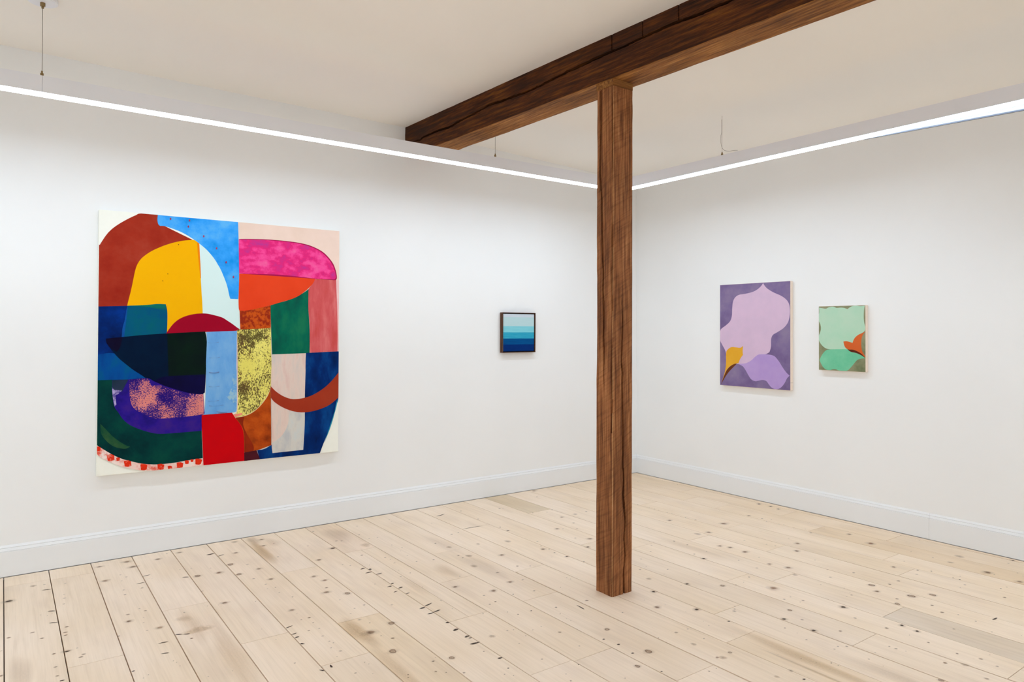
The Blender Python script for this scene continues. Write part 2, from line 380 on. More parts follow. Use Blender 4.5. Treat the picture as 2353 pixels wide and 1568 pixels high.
[0.7723,0.5637],[0.834,0.6326],[0.834,0.4327],[0.763,0.3794],[0.6849,0.349],[0.6079,0.334],[0.5321,0.3325],[0.4574,0.3487],[0.3838,0.3827],
[0.3256,0.4249],[0.2991,0.4577]]],["red",[[-0.1881,0.3612],[0.0183,0.3647],[0.0433,0.322],[0.0983,0.224],[0.1078,0.0032],[-0.1741,0.0],
[-0.1874,0.2747]]],["pinktick",[[0.0287,0.351],[0.0882,0.3573],[0.0906,0.3468],[0.0702,0.3379],[0.0432,0.3313]]],["redwhite",[[-0.8345,0.2072],
[-0.793,0.1737],[-0.7445,0.1367],[-0.6954,0.1061],[-0.6458,0.0846],[-0.5788,0.0605],[-0.515,0.0459],[-0.4502,0.0398],[-0.3624,0.0408],
[-0.2727,0.0482],[-0.1787,0.053],[-0.1751,0.0017],[-0.3621,0.0021],[-0.4931,0.0016],[-0.5699,0.0114],[-0.6371,0.0308],[-0.7032,0.0568],
[-0.7643,0.0935],[-0.8125,0.1253],[-0.8345,0.1515]]],["reddab",[[-0.8345,0.1953],[-0.8254,0.1984],[-0.8125,0.1915],[-0.8114,0.1696],[-0.8251,0.1662],
[-0.8345,0.1694]]],["reddab",[[-0.7774,0.136],[-0.7522,0.141],[-0.7336,0.1309],[-0.7308,0.0988],[-0.7518,0.0941],[-0.7705,0.0989]]],
["reddab",[[-0.7213,0.1126],[-0.7086,0.1142],[-0.6986,0.109],[-0.6989,0.0931],[-0.7084,0.0906],[-0.7186,0.0931]]],["reddab",[[-0.6766,0.0849],
[-0.6518,0.0903],[-0.6338,0.0803],[-0.6299,0.0489],[-0.6514,0.0446],[-0.6692,0.0493]]],["reddab",[[-0.5767,0.0511],[-0.5532,0.052],[-0.5339,0.0424],
[-0.5375,0.014],[-0.5529,0.0095],[-0.5733,0.0143]]],["reddab",[[-0.472,0.0414],[-0.448,0.0429],[-0.4285,0.0331],[-0.4311,0.0042],[-0.4476,0.0],
[-0.468,0.0046]]],["reddab",[[-0.4076,0.0225],[-0.3917,0.0234],[-0.3788,0.017],[-0.3806,0.0],[-0.3914,0.0],[-0.405,0.0]]],["reddab",[[-0.3504,0.04],
[-0.3267,0.0408],[-0.3071,0.0313],[-0.3108,0.0034],[-0.3264,0.0],[-0.347,0.0038]]],["reddab",[[-0.2978,0.0481],[-0.2826,0.0494],[-0.2705,0.0434],
[-0.2715,0.0254],[-0.2824,0.0227],[-0.295,0.0256]]],["reddab",[[-0.26,0.0532],[-0.249,0.0528],[-0.2394,0.0484],[-0.2426,0.0357],[-0.2488,0.0336],
[-0.2591,0.0358]]],["reddab",[[-0.2286,0.0542],[-0.2041,0.0522],[-0.1822,0.0424],[-0.1914,0.0147],[-0.2038,0.0098],[-0.2277,0.0149]]],
["dotred",[[-0.3981,1.7435],[-0.3995,1.7373],[-0.403,1.7345],[-0.4065,1.7367],[-0.408,1.7426],[-0.4066,1.7487],[-0.4031,1.7516],[-0.3996,1.7494]]],
["dotred",[[-0.2759,1.7442],[-0.2774,1.7379],[-0.2809,1.735],[-0.2846,1.7372],[-0.2861,1.7432],[-0.2847,1.7495],[-0.2811,1.7523],[-0.2775,1.7502]]],
["dotred",[[-0.2828,1.7002],[-0.2843,1.694],[-0.2879,1.6911],[-0.2915,1.6933],[-0.293,1.6993],[-0.2916,1.7056],[-0.288,1.7084],[-0.2844,1.7062]]],
["dotred",[[-0.1803,1.6397],[-0.1818,1.6334],[-0.1855,1.6305],[-0.1892,1.6328],[-0.1907,1.6388],[-0.1893,1.6451],[-0.1856,1.648],[-0.1819,1.6457]]],
["dotred",[[-0.0927,1.5591],[-0.0942,1.5527],[-0.0979,1.5499],[-0.1017,1.5522],[-0.1033,1.5583],[-0.1018,1.5647],[-0.0981,1.5675],[-0.0943,1.5652]]],
["dotred",[[-0.0259,1.4622],[-0.0275,1.4558],[-0.0313,1.453],[-0.0351,1.4554],[-0.0367,1.4616],[-0.0352,1.4679],[-0.0314,1.4708],[-0.0276,1.4684]]],
["dotred",[[0.0261,1.3573],[0.0246,1.3509],[0.0207,1.3481],[0.0169,1.3505],[0.0152,1.3568],[0.0168,1.3632],[0.0206,1.366],[0.0245,1.3636]]],
["black",[[-0.3475,1.5675],[-0.3482,1.565],[-0.35,1.5638],[-0.3517,1.5647],[-0.3525,1.5672],[-0.3518,1.5697],[-0.35,1.5709],[-0.3482,1.57]]],
["black",[[-0.415,1.3582],[-0.4157,1.3557],[-0.4174,1.3546],[-0.4192,1.3555],[-0.4199,1.3579],[-0.4192,1.3604],[-0.4175,1.3615],[-0.4158,1.3606]]],
["black",[[-0.4462,1.3084],[-0.4469,1.306],[-0.4486,1.3049],[-0.4503,1.3058],[-0.4511,1.3082],[-0.4504,1.3107],[-0.4487,1.3118],[-0.4469,1.3109]]],
["dash",[[-0.1421,0.6642],[-0.1074,0.659],[-0.0725,0.6643],[-0.0725,0.6601],[-0.1074,0.6562],[-0.1421,0.6601]]],["dash",[[-0.1434,0.5636],
[-0.1066,0.5578],[-0.0696,0.5649],[-0.0695,0.5607],[-0.1066,0.5573],[-0.1434,0.5594]]],["dash",[[-0.1491,0.4609],[-0.1123,0.4547],[-0.0753,0.4614],
[-0.0753,0.4572],[-0.1123,0.4542],[-0.149,0.4568]]],["dash",[[-0.1402,0.4261],[-0.0914,0.419],[-0.0421,0.4262],[-0.0421,0.422],[-0.0914,0.4199],
[-0.1402,0.422]]],["dash",[[-0.09,0.3816],[-0.0527,0.375],[-0.0151,0.3721],[-0.0151,0.3679],[-0.0526,0.3653],[-0.0899,0.3775]]],
["dash",[[-0.1503,0.8784],[-0.1145,0.8746],[-0.0786,0.8819],[-0.0786,0.8783],[-0.1145,0.8742],[-0.1503,0.8749]]],["dash",[[-0.1419,0.7708],
[-0.1061,0.7664],[-0.0701,0.7733],[-0.0701,0.7697],[-0.1061,0.766],[-0.1419,0.7672]]],["dash",[[-0.1449,0.6673],[-0.1091,0.6625],[-0.0731,0.6677],
[-0.073,0.6641],[-0.1091,0.6609],[-0.1448,0.6637]]]],"p2":[["pk_pink",[[-0.1004,0.9527],[-0.0783,0.9262],[-0.0385,0.8967],[0.0178,0.8747],
[0.0997,0.8618],[0.1581,0.8555],[0.2003,0.832],[0.2241,0.7897],[0.2317,0.7323],[0.236,0.6604],[0.2557,0.6102],[0.3033,0.5707],[0.3557,0.5379],
[0.3715,0.5014],[0.3715,0.4356],[0.3469,0.3885],[0.3163,0.3419],[0.3015,0.2988],[0.2988,0.2047],[0.1581,0.2106],[0.0833,0.2208],[0.0261,0.2476],
[-0.0223,0.2878],[-0.0622,0.3064],[-0.1252,0.3104],[-0.164,0.33],[-0.1795,0.3748],[-0.1811,0.4431],[-0.1988,0.4842],[-0.2483,0.5117],[-0.3084,0.5489],
[-0.3492,0.599],[-0.3661,0.6655],[-0.3662,0.7189],[-0.3567,0.7592],[-0.3309,0.7967],[-0.2787,0.8322],[-0.2028,0.8656],[-0.1411,0.9025],
[-0.1137,0.9314]]],["pk_lilac",[[0.1665,0.2103],[0.0833,0.2208],[0.0261,0.2476],[-0.0223,0.2878],[-0.0622,0.3064],[-0.1407,0.3088],[-0.2101,0.2974],
[-0.2556,0.2549],[-0.2932,0.2026],[-0.3303,0.1575],[-0.3635,0.1306],[-0.3377,0.1044],[-0.3154,0.063],[-0.278,0.0202],[-0.2328,0.0022],
[-0.1869,0.0139],[-0.1561,0.0425],[-0.1328,0.0684],[-0.0937,0.0764],[-0.0541,0.0671],[-0.0142,0.0611],[0.0261,0.0761],[0.0587,0.1164],[0.0833,0.1538],
[0.1164,0.1911]]],["pk_brown",[[0.1791,0.2126],[0.2087,0.2085],[0.26,0.179],[0.2988,0.1374],[0.3293,0.0763],[0.3626,0.0015],[0.3206,0.0659],
[0.2772,0.1226],[0.2342,0.1643]]],["pk_yellow",[[0.1122,0.381],[0.1164,0.3257],[0.1122,0.2975],[0.1413,0.261],[0.1623,0.2176],[0.2087,0.2085],
[0.26,0.1811],[0.2988,0.1396],[0.3249,0.0874],[0.3556,0.0201],[0.3293,0.0872],[0.3119,0.1389],[0.3014,0.2046],[0.3006,0.3061],[0.2859,0.3391],
[0.2428,0.3653],[0.1918,0.3651],[0.1497,0.3617],[0.1288,0.3679]]]],"p4":[["gr_mint",[[0.1936,0.5242],[0.1704,0.5194],[0.1351,0.5136],[0.1088,0.5243],
[0.0784,0.5298],[0.0569,0.5251],[0.0419,0.5178],[0.0057,0.5198],[-0.0239,0.5158],[-0.0511,0.5063],[-0.0698,0.5201],[-0.0946,0.5304],[-0.1233,0.5329],
[-0.1558,0.5273],[-0.1921,0.5303],[-0.186,0.4954],[-0.1839,0.4396],[-0.1878,0.3957],[-0.1957,0.3599],[-0.1917,0.332],[-0.1756,0.316],[-0.1432,0.2998],
[-0.1188,0.2815],[-0.1431,0.2356],[-0.0484,0.1792],[0.066,0.1763],[0.105,0.1753],[0.14,0.1849],[0.1709,0.2093],[0.1953,0.2466],[0.1975,0.2844],
[0.184,0.3182],[0.1782,0.3517],[0.1839,0.3853],[0.1973,0.4148],[0.1977,0.4611],[0.1927,0.4863]]],["gr_teal",[[0.105,0.1733],[-0.0484,0.1792],
[-0.0774,0.1597],[-0.1226,0.1509],[-0.1631,0.1341],[-0.1972,0.1113],[-0.159,0.106],[-0.1306,0.0949],[-0.1061,0.0678],[-0.0772,0.0323],
[-0.0481,0.0066],[-0.0019,0.0035],[0.0278,0.0049],[0.0491,0.0121],[0.0749,0.0108],[0.1009,0.0025],[0.1315,0.006],[0.1579,0.0236],[0.1755,0.05],
[0.191,0.0808],[0.1799,0.1085],[0.1577,0.1427],[0.1356,0.1641]]],["gr_brown",[[-0.0484,0.1804],[-0.0981,0.1784],[-0.1348,0.1653],[-0.1672,0.145],
[-0.1978,0.1133],[-0.1631,0.1341],[-0.1226,0.1509],[-0.0774,0.1597]]],["gr_orange",[[-0.1957,0.326],[-0.1755,0.296],[-0.1654,0.264],[-0.1633,0.216],
[-0.1693,0.1722],[-0.1833,0.1447],[-0.1978,0.1213],[-0.1976,0.1141],[-0.1672,0.1442],[-0.1348,0.1633],[-0.0981,0.1764],[-0.0525,0.1793],
[-0.0275,0.201],[-0.0158,0.2416],[-0.0401,0.2452],[-0.0693,0.2392],[-0.092,0.2319],[-0.1023,0.2591],[-0.1188,0.2815],[-0.1432,0.2998],
[-0.1756,0.314]]]],"lines":[[-5.58,0.0],[-5.3473,-7e-05],[-5.1168,0.00057],[-4.8773,0.00247],[-4.6362,0.00254],[-4.4006,0.00102],[-4.1632,-0.00163],
[-3.9201,-0.00149],[-3.6813,-0.00286],[-3.444,-0.00695],[-3.2003,-0.00728],[-2.9525,-0.00951],[-2.7108,-0.00908],[-2.4587,-0.00416],
[-2.2337,-0.00824],[-2.0044,-0.01046],[-1.7634,-0.00881],[-1.5073,-0.0053],[-1.274,-0.00811],[-1.0454,-0.01407],[-0.8225,-0.01746],[-0.5919,-0.01709],
[-0.349,-0.01492],[-0.105,-0.012]],"joints":{"0":[-0.217],"1":[-0.234,-1.613],"3":[-1.158],"4":[-1.817],"5":[-2.265],"6":[-1.862,-0.933],
"8":[-0.783,-2.186,-2.889],"9":[-1.662,-2.904],"10":[-1.161,-2.187,-3.306],"11":[-1.768],"12":[-0.763,-3.195],"13":[-2.936],"14":[-1.588,-3.578],
"15":[-0.68,-1.86,-2.657,-4.153],"16":[-2.823,-3.492],"17":[-1.971],"18":[-2.451],"19":[-1.028,-1.929,-3.228],"20":[-3.02],
"21":[-1.128,-1.478,-2.345],"22":[-0.896,-1.961,-2.818]},"marks":[[-5.437,-0.294,0.0154,"l"],[-5.381,-0.303,0.0067,"l"],[-5.557,-0.498,0.0187,"d"],
[-5.462,-1.07,0.0112,"k"],[-5.426,-1.177,0.0103,"k"],[-5.561,-1.073,0.011,"k"],[-5.299,-0.626,0.0093,"k"],[-5.308,-0.724,0.0066,"k"],
[-5.297,-0.559,0.0051,"k"],[-5.277,-0.352,0.008,"k"],[-5.316,-1.09,0.0114,"k"],[-5.327,-1.164,0.0112,"k"],[-5.328,-1.203,0.0093,"k"],
[-5.294,-1.404,0.0053,"k"],[-5.336,-1.414,0.0123,"k"],[-5.077,-0.131,0.0143,"k"],[-5.079,-0.443,0.0158,"k"],[-4.919,-0.124,0.0195,"k"],
[-4.9,-0.258,0.0191,"k"],[-4.988,-0.38,0.0074,"k"],[-4.962,-0.443,0.0082,"k"],[-4.995,-0.503,0.0054,"k"],[-5.006,-0.68,0.007,"k"],
[-5.01,-0.767,0.0086,"k"],[-4.974,-1.044,0.0057,"k"],[-4.952,-1.094,0.0089,"k"],[-5.037,-1.096,0.0119,"k"],[-5.046,-1.198,0.0136,"k"],
[-4.975,-1.19,0.0039,"k"],[-4.985,-1.26,0.0046,"k"],[-4.986,-1.378,0.0068,"k"],[-4.927,-1.378,0.0133,"k"],[-4.913,-0.707,0.0088,"k"],
[-4.673,-0.096,0.0076,"k"],[-4.743,-0.185,0.0148,"k"],[-4.597,-0.116,0.0142,"k"],[-4.224,-0.085,0.0214,"l"],[-4.047,-0.138,0.0135,"k"],
[-4.08,-0.295,0.0131,"k"],[-4.284,-0.346,0.0127,"k"],[-4.376,-0.576,0.0169,"r"],[-4.284,-0.637,0.0106,"k"],[-4.249,-0.767,0.0133,"k"],
[-4.38,-0.798,0.0149,"r"],[-4.328,-0.932,0.01,"k"],[-4.243,-0.999,0.0137,"k"],[-4.295,-1.071,0.008,"k"],[-4.263,-1.155,0.0066,"k"],
[-4.272,-1.252,0.0052,"k"],[-4.231,-1.365,0.0064,"k"],[-4.31,-1.15,0.0044,"k"],[-4.599,-0.68,0.0161,"r"],[-4.475,-0.694,0.0164,"k"],
[-4.571,-1.228,0.0146,"k"],[-4.633,-0.967,0.0087,"k"],[-4.074,-0.6,0.01,"k"],[-4.011,-1.108,0.0138,"k"],[-3.979,-1.212,0.0127,"k"],
[-4.018,-1.339,0.011,"k"],[-4.045,-1.407,0.0165,"k"],[-3.87,-0.822,0.0138,"k"],[-3.699,-0.636,0.0182,"k"],[-3.669,-0.163,0.0101,"k"],
[-3.825,-0.484,0.0079,"k"],[-4.499,-0.575,0.0057,"k"],[-4.6,-0.507,0.0067,"k"],[-4.005,-0.289,0.0074,"k"],[-3.448,-0.091,0.0105,"k"],
[-3.047,-0.195,0.0072,"k"],[-3.055,-0.251,0.0059,"k"],[-3.334,-0.215,0.007,"k"],[-3.332,-0.581,0.0066,"k"],[-3.414,-0.438,0.0083,"k"],
[-3.393,-0.571,0.0082,"k"],[-3.327,-0.809,0.0064,"k"],[-3.293,-0.901,0.0063,"k"],[-3.336,-0.964,0.0046,"k"],[-3.345,-1.083,0.0061,"k"],
[-3.354,-1.231,0.0074,"k"],[-3.488,-1.035,0.009,"k"],[-3.486,-1.171,0.0088,"k"],[-3.596,-0.897,0.0111,"k"],[-3.568,-1.423,0.0055,"k"],
[-3.49,-1.4,0.007,"k"],[-3.525,-1.31,0.0047,"k"],[-3.242,-1.262,0.0099,"k"],[-3.091,-1.526,0.0193,"l"],[-3.004,-1.331,0.0202,"l"],
[-3.061,-1.285,0.0101,"k"],[-3.062,-1.343,0.007,"k"],[-3.017,-1.088,0.0158,"l"],[-3.052,-0.955,0.008,"k"],[-2.841,-0.831,0.0112,"k"],
[-2.775,-0.819,0.0079,"k"],[-2.812,-0.475,0.0083,"k"],[-3.035,-1.717,0.0118,"k"],[-2.809,-1.145,0.0133,"l"],[-3.614,-0.488,0.0108,"k"],
[-3.583,-0.51,0.0075,"k"],[-3.744,-1.05,0.0072,"k"],[-3.778,-1.003,0.0058,"k"],[-1.581,-0.265,0.0103,"k"],[-1.458,-0.061,0.0178,"k"],
[-2.11,-0.417,0.0115,"k"],[-2.083,-0.43,0.0064,"k"],[-1.96,-0.693,0.0075,"k"],[-1.849,-0.745,0.0075,"k"],[-1.848,-0.938,0.0122,"k"],
[-2.096,-1.178,0.0144,"k"],[-2.06,-1.204,0.0092,"k"],[-1.97,-1.267,0.0104,"k"],[-1.696,-0.931,0.0187,"l"],[-2.14,-1.443,0.0099,"k"],
[-2.063,-1.518,0.0165,"k"],[-1.56,-0.919,0.0114,"k"],[-2.421,-1.344,0.0087,"k"],[-2.501,-1.51,0.0146,"k"],[-2.559,-1.679,0.005,"k"],
[-2.598,-1.219,0.0216,"l"],[-2.811,-1.447,0.0152,"k"],[-2.858,-1.69,0.0107,"k"],[-2.788,-1.737,0.0073,"k"],[-1.882,-1.126,0.0119,"k"],
[-5.108,-1.818,0.008,"d"],[-5.388,-1.671,0.0082,"k"],[-5.39,-1.569,0.0084,"k"],[-5.274,-1.497,0.0105,"k"],[-5.287,-1.523,0.0097,"k"],
[-5.388,-1.41,0.0087,"k"],[-5.591,-1.228,0.0053,"k"],[-5.591,-1.524,0.0098,"k"],[-4.296,-1.55,0.0122,"k"],[-4.292,-1.617,0.004,"k"],
[-4.255,-1.705,0.0099,"k"],[-4.299,-1.706,0.0055,"k"],[-4.261,-1.778,0.0054,"k"],[-4.261,-1.866,0.0061,"k"],[-4.314,-1.861,0.0076,"k"],
[-4.28,-1.964,0.0074,"k"],[-4.275,-2.04,0.0059,"k"],[-4.265,-2.068,0.0051,"k"],[-4.295,-2.115,0.005,"k"],[-4.307,-2.218,0.0042,"k"],
[-4.49,-2.166,0.0055,"k"],[-4.484,-1.869,0.0029,"k"],[-4.505,-1.702,0.003,"k"],[-4.821,-1.61,0.0092,"k"],[-4.784,-1.243,0.006,"k"],
[-4.845,-2.067,0.0039,"k"],[-4.744,-2.075,0.0023,"k"],[-3.951,-1.495,0.0151,"r"],[-4.026,-1.563,0.0059,"k"],[-3.944,-1.714,0.0075,"k"],
[-4.007,-1.728,0.0065,"k"],[-4.054,-1.784,0.0056,"k"],[-3.817,-1.802,0.0083,"k"],[-3.756,-1.451,0.0045,"k"],[-3.561,-1.908,0.0059,"k"],
[-3.568,-2.046,0.0041,"k"],[-4.047,-1.886,0.011,"k"],[-4.02,-1.955,0.0054,"k"],[-4.065,-2.064,0.0226,"k"],[-3.928,-2.023,0.0156,"r"],
[-4.039,-2.131,0.0052,"k"],[-4.003,-2.19,0.0111,"k"],[-4.067,-2.32,0.0171,"r"],[-3.96,-2.522,0.0086,"k"],[-3.872,-2.543,0.0122,"r"],
[-3.999,-2.615,0.0074,"k"],[-4.3,-2.417,0.0073,"k"],[-4.271,-2.172,0.0089,"k"],[-3.902,-2.699,0.0073,"k"],[-3.712,-2.576,0.0057,"k"],
[-3.933,-2.496,0.0031,"k"],[-4.238,-2.466,0.003,"k"],[-3.364,-2.114,0.0083,"k"],[-3.317,-2.101,0.0084,"k"],[-3.319,-1.987,0.0086,"k"],
[-3.384,-1.772,0.0133,"k"],[-3.231,-1.957,0.0153,"k"],[-3.469,-2.203,0.0056,"k"],[-3.586,-2.461,0.0149,"l"],[-3.266,-1.635,0.0046,"k"],
[-3.544,-1.659,0.0044,"k"],[-3.066,-1.897,0.0136,"k"],[-2.982,-1.913,0.0092,"k"],[-3.035,-2.097,0.0097,"k"],[-3.088,-2.365,0.0091,"k"],
[-3.057,-2.74,0.0115,"r"],[-3.068,-3.038,0.0161,"r"],[-3.143,-3.006,0.0089,"d"],[-3.127,-2.447,0.0048,"k"],[-3.318,-2.319,0.0064,"k"],
[-3.31,-2.512,0.0046,"k"],[-3.373,-2.522,0.0046,"k"],[-3.278,-2.624,0.0114,"k"],[-3.485,-2.453,0.0068,"k"],[-3.453,-2.463,0.0046,"k"],
[-3.525,-2.608,0.0051,"k"],[-3.3,-2.8,0.0058,"k"],[-3.534,-2.801,0.0063,"k"],[-3.535,-2.976,0.004,"k"],[-3.219,-3.111,0.0109,"r"],
[-3.345,-3.157,0.0053,"k"],[-3.557,-3.034,0.0059,"k"],[-2.882,-2.391,0.0119,"k"],[-2.837,-2.632,0.0057,"k"],[-3.761,-2.817,0.004,"k"],
[-3.735,-2.85,0.0033,"k"],[-0.075,-0.437,0.0077,"k"],[-0.108,-0.666,0.0075,"k"],[-0.107,-0.277,0.0062,"k"],[-0.339,-0.346,0.0091,"k"],
[-1.192,-1.519,0.0145,"k"],[-1.206,-1.922,0.0171,"k"],[-1.312,-1.902,0.0226,"l"],[-0.913,-1.836,0.0238,"k"],[-1.01,-1.634,0.0109,"k"],
[-1.161,-2.208,0.0088,"k"],[-1.11,-2.359,0.0075,"k"],[-1.092,-2.419,0.0075,"k"],[-1.418,-2.188,0.0133,"k"],[-1.386,-2.252,0.0148,"k"],
[-1.386,-2.375,0.0182,"k"],[-1.41,-2.504,0.0071,"k"],[-1.573,-2.46,0.006,"k"],[-1.472,-2.626,0.0123,"k"],[-1.607,-2.624,0.0106,"k"],
[-1.433,-2.739,0.017,"k"],[-0.905,-2.477,0.0162,"k"],[-1.071,-2.574,0.0157,"k"],[-1.714,-2.201,0.0082,"k"],[-1.599,-1.92,0.0087,"k"],
[-1.589,-2.035,0.0075,"k"],[-2.094,-2.062,0.008,"k"],[-2.172,-2.183,0.0049,"k"],[-2.103,-2.305,0.0067,"k"],[-1.807,-1.891,0.0075,"k"],
[-1.919,-1.987,0.0073,"k"],[-0.539,-1.805,0.0124,"k"],[-0.525,-1.922,0.011,"k"],[-0.577,-1.999,0.0072,"k"],[-0.562,-2.102,0.0059,"k"],
[-0.54,-2.131,0.0059,"k"],[-0.564,-2.233,0.007,"k"],[-0.49,-1.984,0.0073,"k"],[-0.602,-1.561,0.0051,"k"],[-1.599,-2.214,0.0062,"k"],
[-2.25,-2.202,0.0096,"k"],[-0.37,-2.574,0.0142,"k"],[-0.468,-2.787,0.0217,"k"],[-1.148,-2.756,0.006,"k"],[-0.857,-3.134,0.0122,"k"],
[-1.095,-3.277,0.0115,"k"],[-1.199,-3.273,0.0114,"k"],[-1.178,-3.038,0.0119,"k"],[-1.378,-2.996,0.0103,"k"],[-1.304,-3.216,0.0158,"r"],
[-1.548,-3.031,0.0054,"k"],[-1.488,-3.145,0.0045,"k"],[-1.836,-2.898,0.0223,"k"],[-0.408,-2.908,0.0054,"k"],[-0.391,-2.384,0.0047,"k"],
[-0.52,-2.303,0.0058,"k"],[-0.579,-2.385,0.0114,"k"],[-0.847,-2.368,0.0078,"k"],[-1.521,-2.841,0.0165,"l"],[-1.26,-2.909,0.0067,"k"],
[-0.263,-3.291,0.0256,"l"],[-0.442,-3.197,0.0076,"k"],[-0.451,-3.311,0.0175,"l"],[-0.468,-3.535,0.0215,"k"],[-0.494,-3.72,0.0161,"k"],
[-0.361,-3.694,0.0047,"k"],[-0.059,-3.539,0.0101,"d"],[-0.154,-3.544,0.008,"k"],[-0.057,-3.248,0.0074,"k"],[-0.682,-3.12,0.007,"k"],
[-0.877,-3.287,0.0104,"k"],[-0.738,-3.314,0.0067,"d"],[-0.758,-3.45,0.0065,"d"],[-0.691,-3.464,0.0066,"k"],[-0.755,-3.487,0.0084,"d"],
[-0.831,-3.545,0.01,"k"],[-0.91,-3.55,0.0054,"k"],[-0.723,-3.698,0.0063,"d"],[-0.664,-3.709,0.0063,"k"],[-0.867,-3.767,0.0108,"k"],
[-1.289,-3.442,0.0182,"r"],[-1.169,-3.506,0.0153,"r"],[-1.379,-3.286,0.0133,"k"],[-1.478,-3.45,0.0127,"r"],[-1.402,-3.412,0.0107,"k"],
[-1.339,-3.575,0.0105,"k"],[-1.4,-3.652,0.0115,"k"],[-1.362,-3.718,0.0049,"k"],[-0.421,-3.045,0.0073,"k"],[-0.48,-3.577,0.0066,"k"],
[-0.323,-3.652,0.0057,"k"],[-0.096,-2.958,0.0055,"k"],[-0.085,-2.818,0.0045,"k"],[-0.79,-3.253,0.0096,"d"],[-2.33,-2.353,0.0162,"l"],
[-2.007,-2.48,0.0066,"k"],[-2.053,-2.694,0.0126,"r"],[-1.976,-2.733,0.0081,"k"],[-1.9,-2.733,0.0046,"k"],[-1.793,-2.697,0.0093,"k"],
[-1.88,-3.038,0.0052,"k"],[-1.941,-3.037,0.0086,"k"],[-2.058,-3.146,0.0103,"r"],[-2.192,-3.197,0.012,"d"],[-2.458,-3.043,0.0099,"d"],
[-2.471,-2.84,0.0144,"d"],[-2.468,-2.519,0.0123,"d"],[-2.206,-2.55,0.0118,"d"],[-2.255,-2.545,0.0045,"k"],[-2.606,-2.576,0.0043,"k"],
[-2.627,-2.691,0.0145,"k"],[-2.564,-2.694,0.0033,"k"],[-2.713,-2.98,0.0061,"k"],[-2.794,-2.973,0.0114,"k"],[-2.736,-3.102,0.006,"k"],
[-2.828,-3.113,0.0128,"l"],[-2.756,-3.273,0.0078,"r"],[-2.827,-3.286,0.0158,"l"],[-2.848,-3.27,0.0105,"k"],[-3.167,-3.21,0.0067,"d"],
[-2.989,-3.334,0.0054,"k"],[-2.942,-3.337,0.0031,"d"],[-2.263,-2.937,0.0037,"d"],[-2.294,-2.959,0.0066,"k"],[-2.322,-2.977,0.0102,"l"],
[-2.29,-3.266,0.0062,"k"],[-2.294,-3.338,0.003,"k"],[-2.546,-2.827,0.0033,"k"],[-2.589,-3.016,0.0039,"k"],[-2.57,-2.965,0.0032,"k"],
[-2.541,-3.016,0.0024,"k"],[-2.573,-3.153,0.0026,"k"],[-2.783,-3.543,0.01,"l"],[-2.587,-3.42,0.0025,"k"],[-2.916,-2.963,0.0045,"d"],
[-2.624,-3.202,0.003,"k"],[-2.189,-2.351,0.0038,"k"],[-1.904,-3.114,0.0051,"k"],[-2.12,-3.258,0.0099,"k"],[-2.196,-3.37,0.0123,"d"],
[-2.09,-3.454,0.0107,"k"],[-1.773,-3.296,0.0158,"d"],[-1.605,-3.224,0.0052,"k"],[-1.56,-3.229,0.0096,"k"],[-1.531,-3.204,0.004,"k"],
[-1.867,-3.413,0.01,"k"],[-1.859,-3.576,0.0116,"k"],[-1.758,-3.605,0.0109,"d"],[-1.849,-3.685,0.0038,"k"],[-1.87,-3.111,0.0107,"k"],
[-2.327,-3.409,0.0074,"k"],[-2.27,-3.541,0.0058,"k"],[-2.234,-3.566,0.008,"k"],[-2.312,-3.547,0.0065,"k"],[-2.279,-3.697,0.0049,"k"],
[-2.461,-3.615,0.0048,"d"],[-2.457,-3.647,0.0041,"k"],[-2.511,-3.57,0.0035,"k"],[-2.536,-3.509,0.0042,"k"],[-2.064,-3.688,0.0066,"k"],
[-2.062,-3.719,0.0091,"k"],[-2.051,-3.76,0.0043,"k"],[-2.189,-3.682,0.005,"k"],[-2.294,-3.772,0.0027,"k"],[-2.705,-3.627,0.0092,"d"],
[-2.682,-3.548,0.0101,"l"],[-1.768,-3.686,0.0107,"d"],[-1.861,-3.78,0.0081,"k"],[-1.876,-3.916,0.0079,"k"],[-1.763,-4.013,0.0043,"k"],
[-1.845,-4.005,0.0105,"k"],[-2.025,-3.924,0.0104,"k"],[-1.97,-3.988,0.0155,"l"],[-1.866,-4.08,0.0086,"k"],[-2.036,-4.099,0.0116,"k"],
[-2.219,-3.987,0.0099,"r"],[-1.463,-3.915,0.0054,"k"],[-1.381,-3.81,0.0064,"k"],[-1.387,-4.02,0.003,"k"],[-1.584,-3.785,0.0077,"k"],
[-5.419,-0.832,0.0032,"d"],[-5.39,-0.862,0.0028,"d"],[-5.368,-0.841,0.0028,"d"],[-4.852,-0.553,0.0023,"d"],[-4.837,-0.567,0.0023,"d"],
[-5.028,-0.136,0.0024,"d"],[-5.113,-1.371,0.0067,"d"],[-4.665,-0.492,0.0038,"d"],[-4.606,-1.242,0.0025,"d"],[-4.6,-1.268,0.0025,"d"],
[-4.423,-1.307,0.0038,"d"],[-4.139,-0.965,0.0023,"d"],[-4.134,-1.01,0.0028,"d"],[-3.87,-0.448,0.0032,"d"],[-4.661,-1.222,0.0041,"d"],
[-3.637,-1.112,0.0039,"d"],[-3.477,-1.09,0.004,"d"],[-2.425,-0.293,0.0076,"d"],[-2.443,-0.586,0.0072,"d"],[-2.432,-0.885,0.0093,"d"],
[-2.713,-0.199,0.0062,"d"],[-2.437,-0.996,0.0103,"d"],[-2.469,-1.448,0.0064,"d"],[-2.464,-1.534,0.0063,"d"],[-2.484,-1.617,0.0072,"d"],
[-2.468,-1.731,0.0101,"d"],[-2.444,-1.877,0.0069,"d"],[-2.209,-1.655,0.0116,"d"],[-1.762,-0.708,0.0089,"d"],[-5.058,-1.895,0.003,"d"],
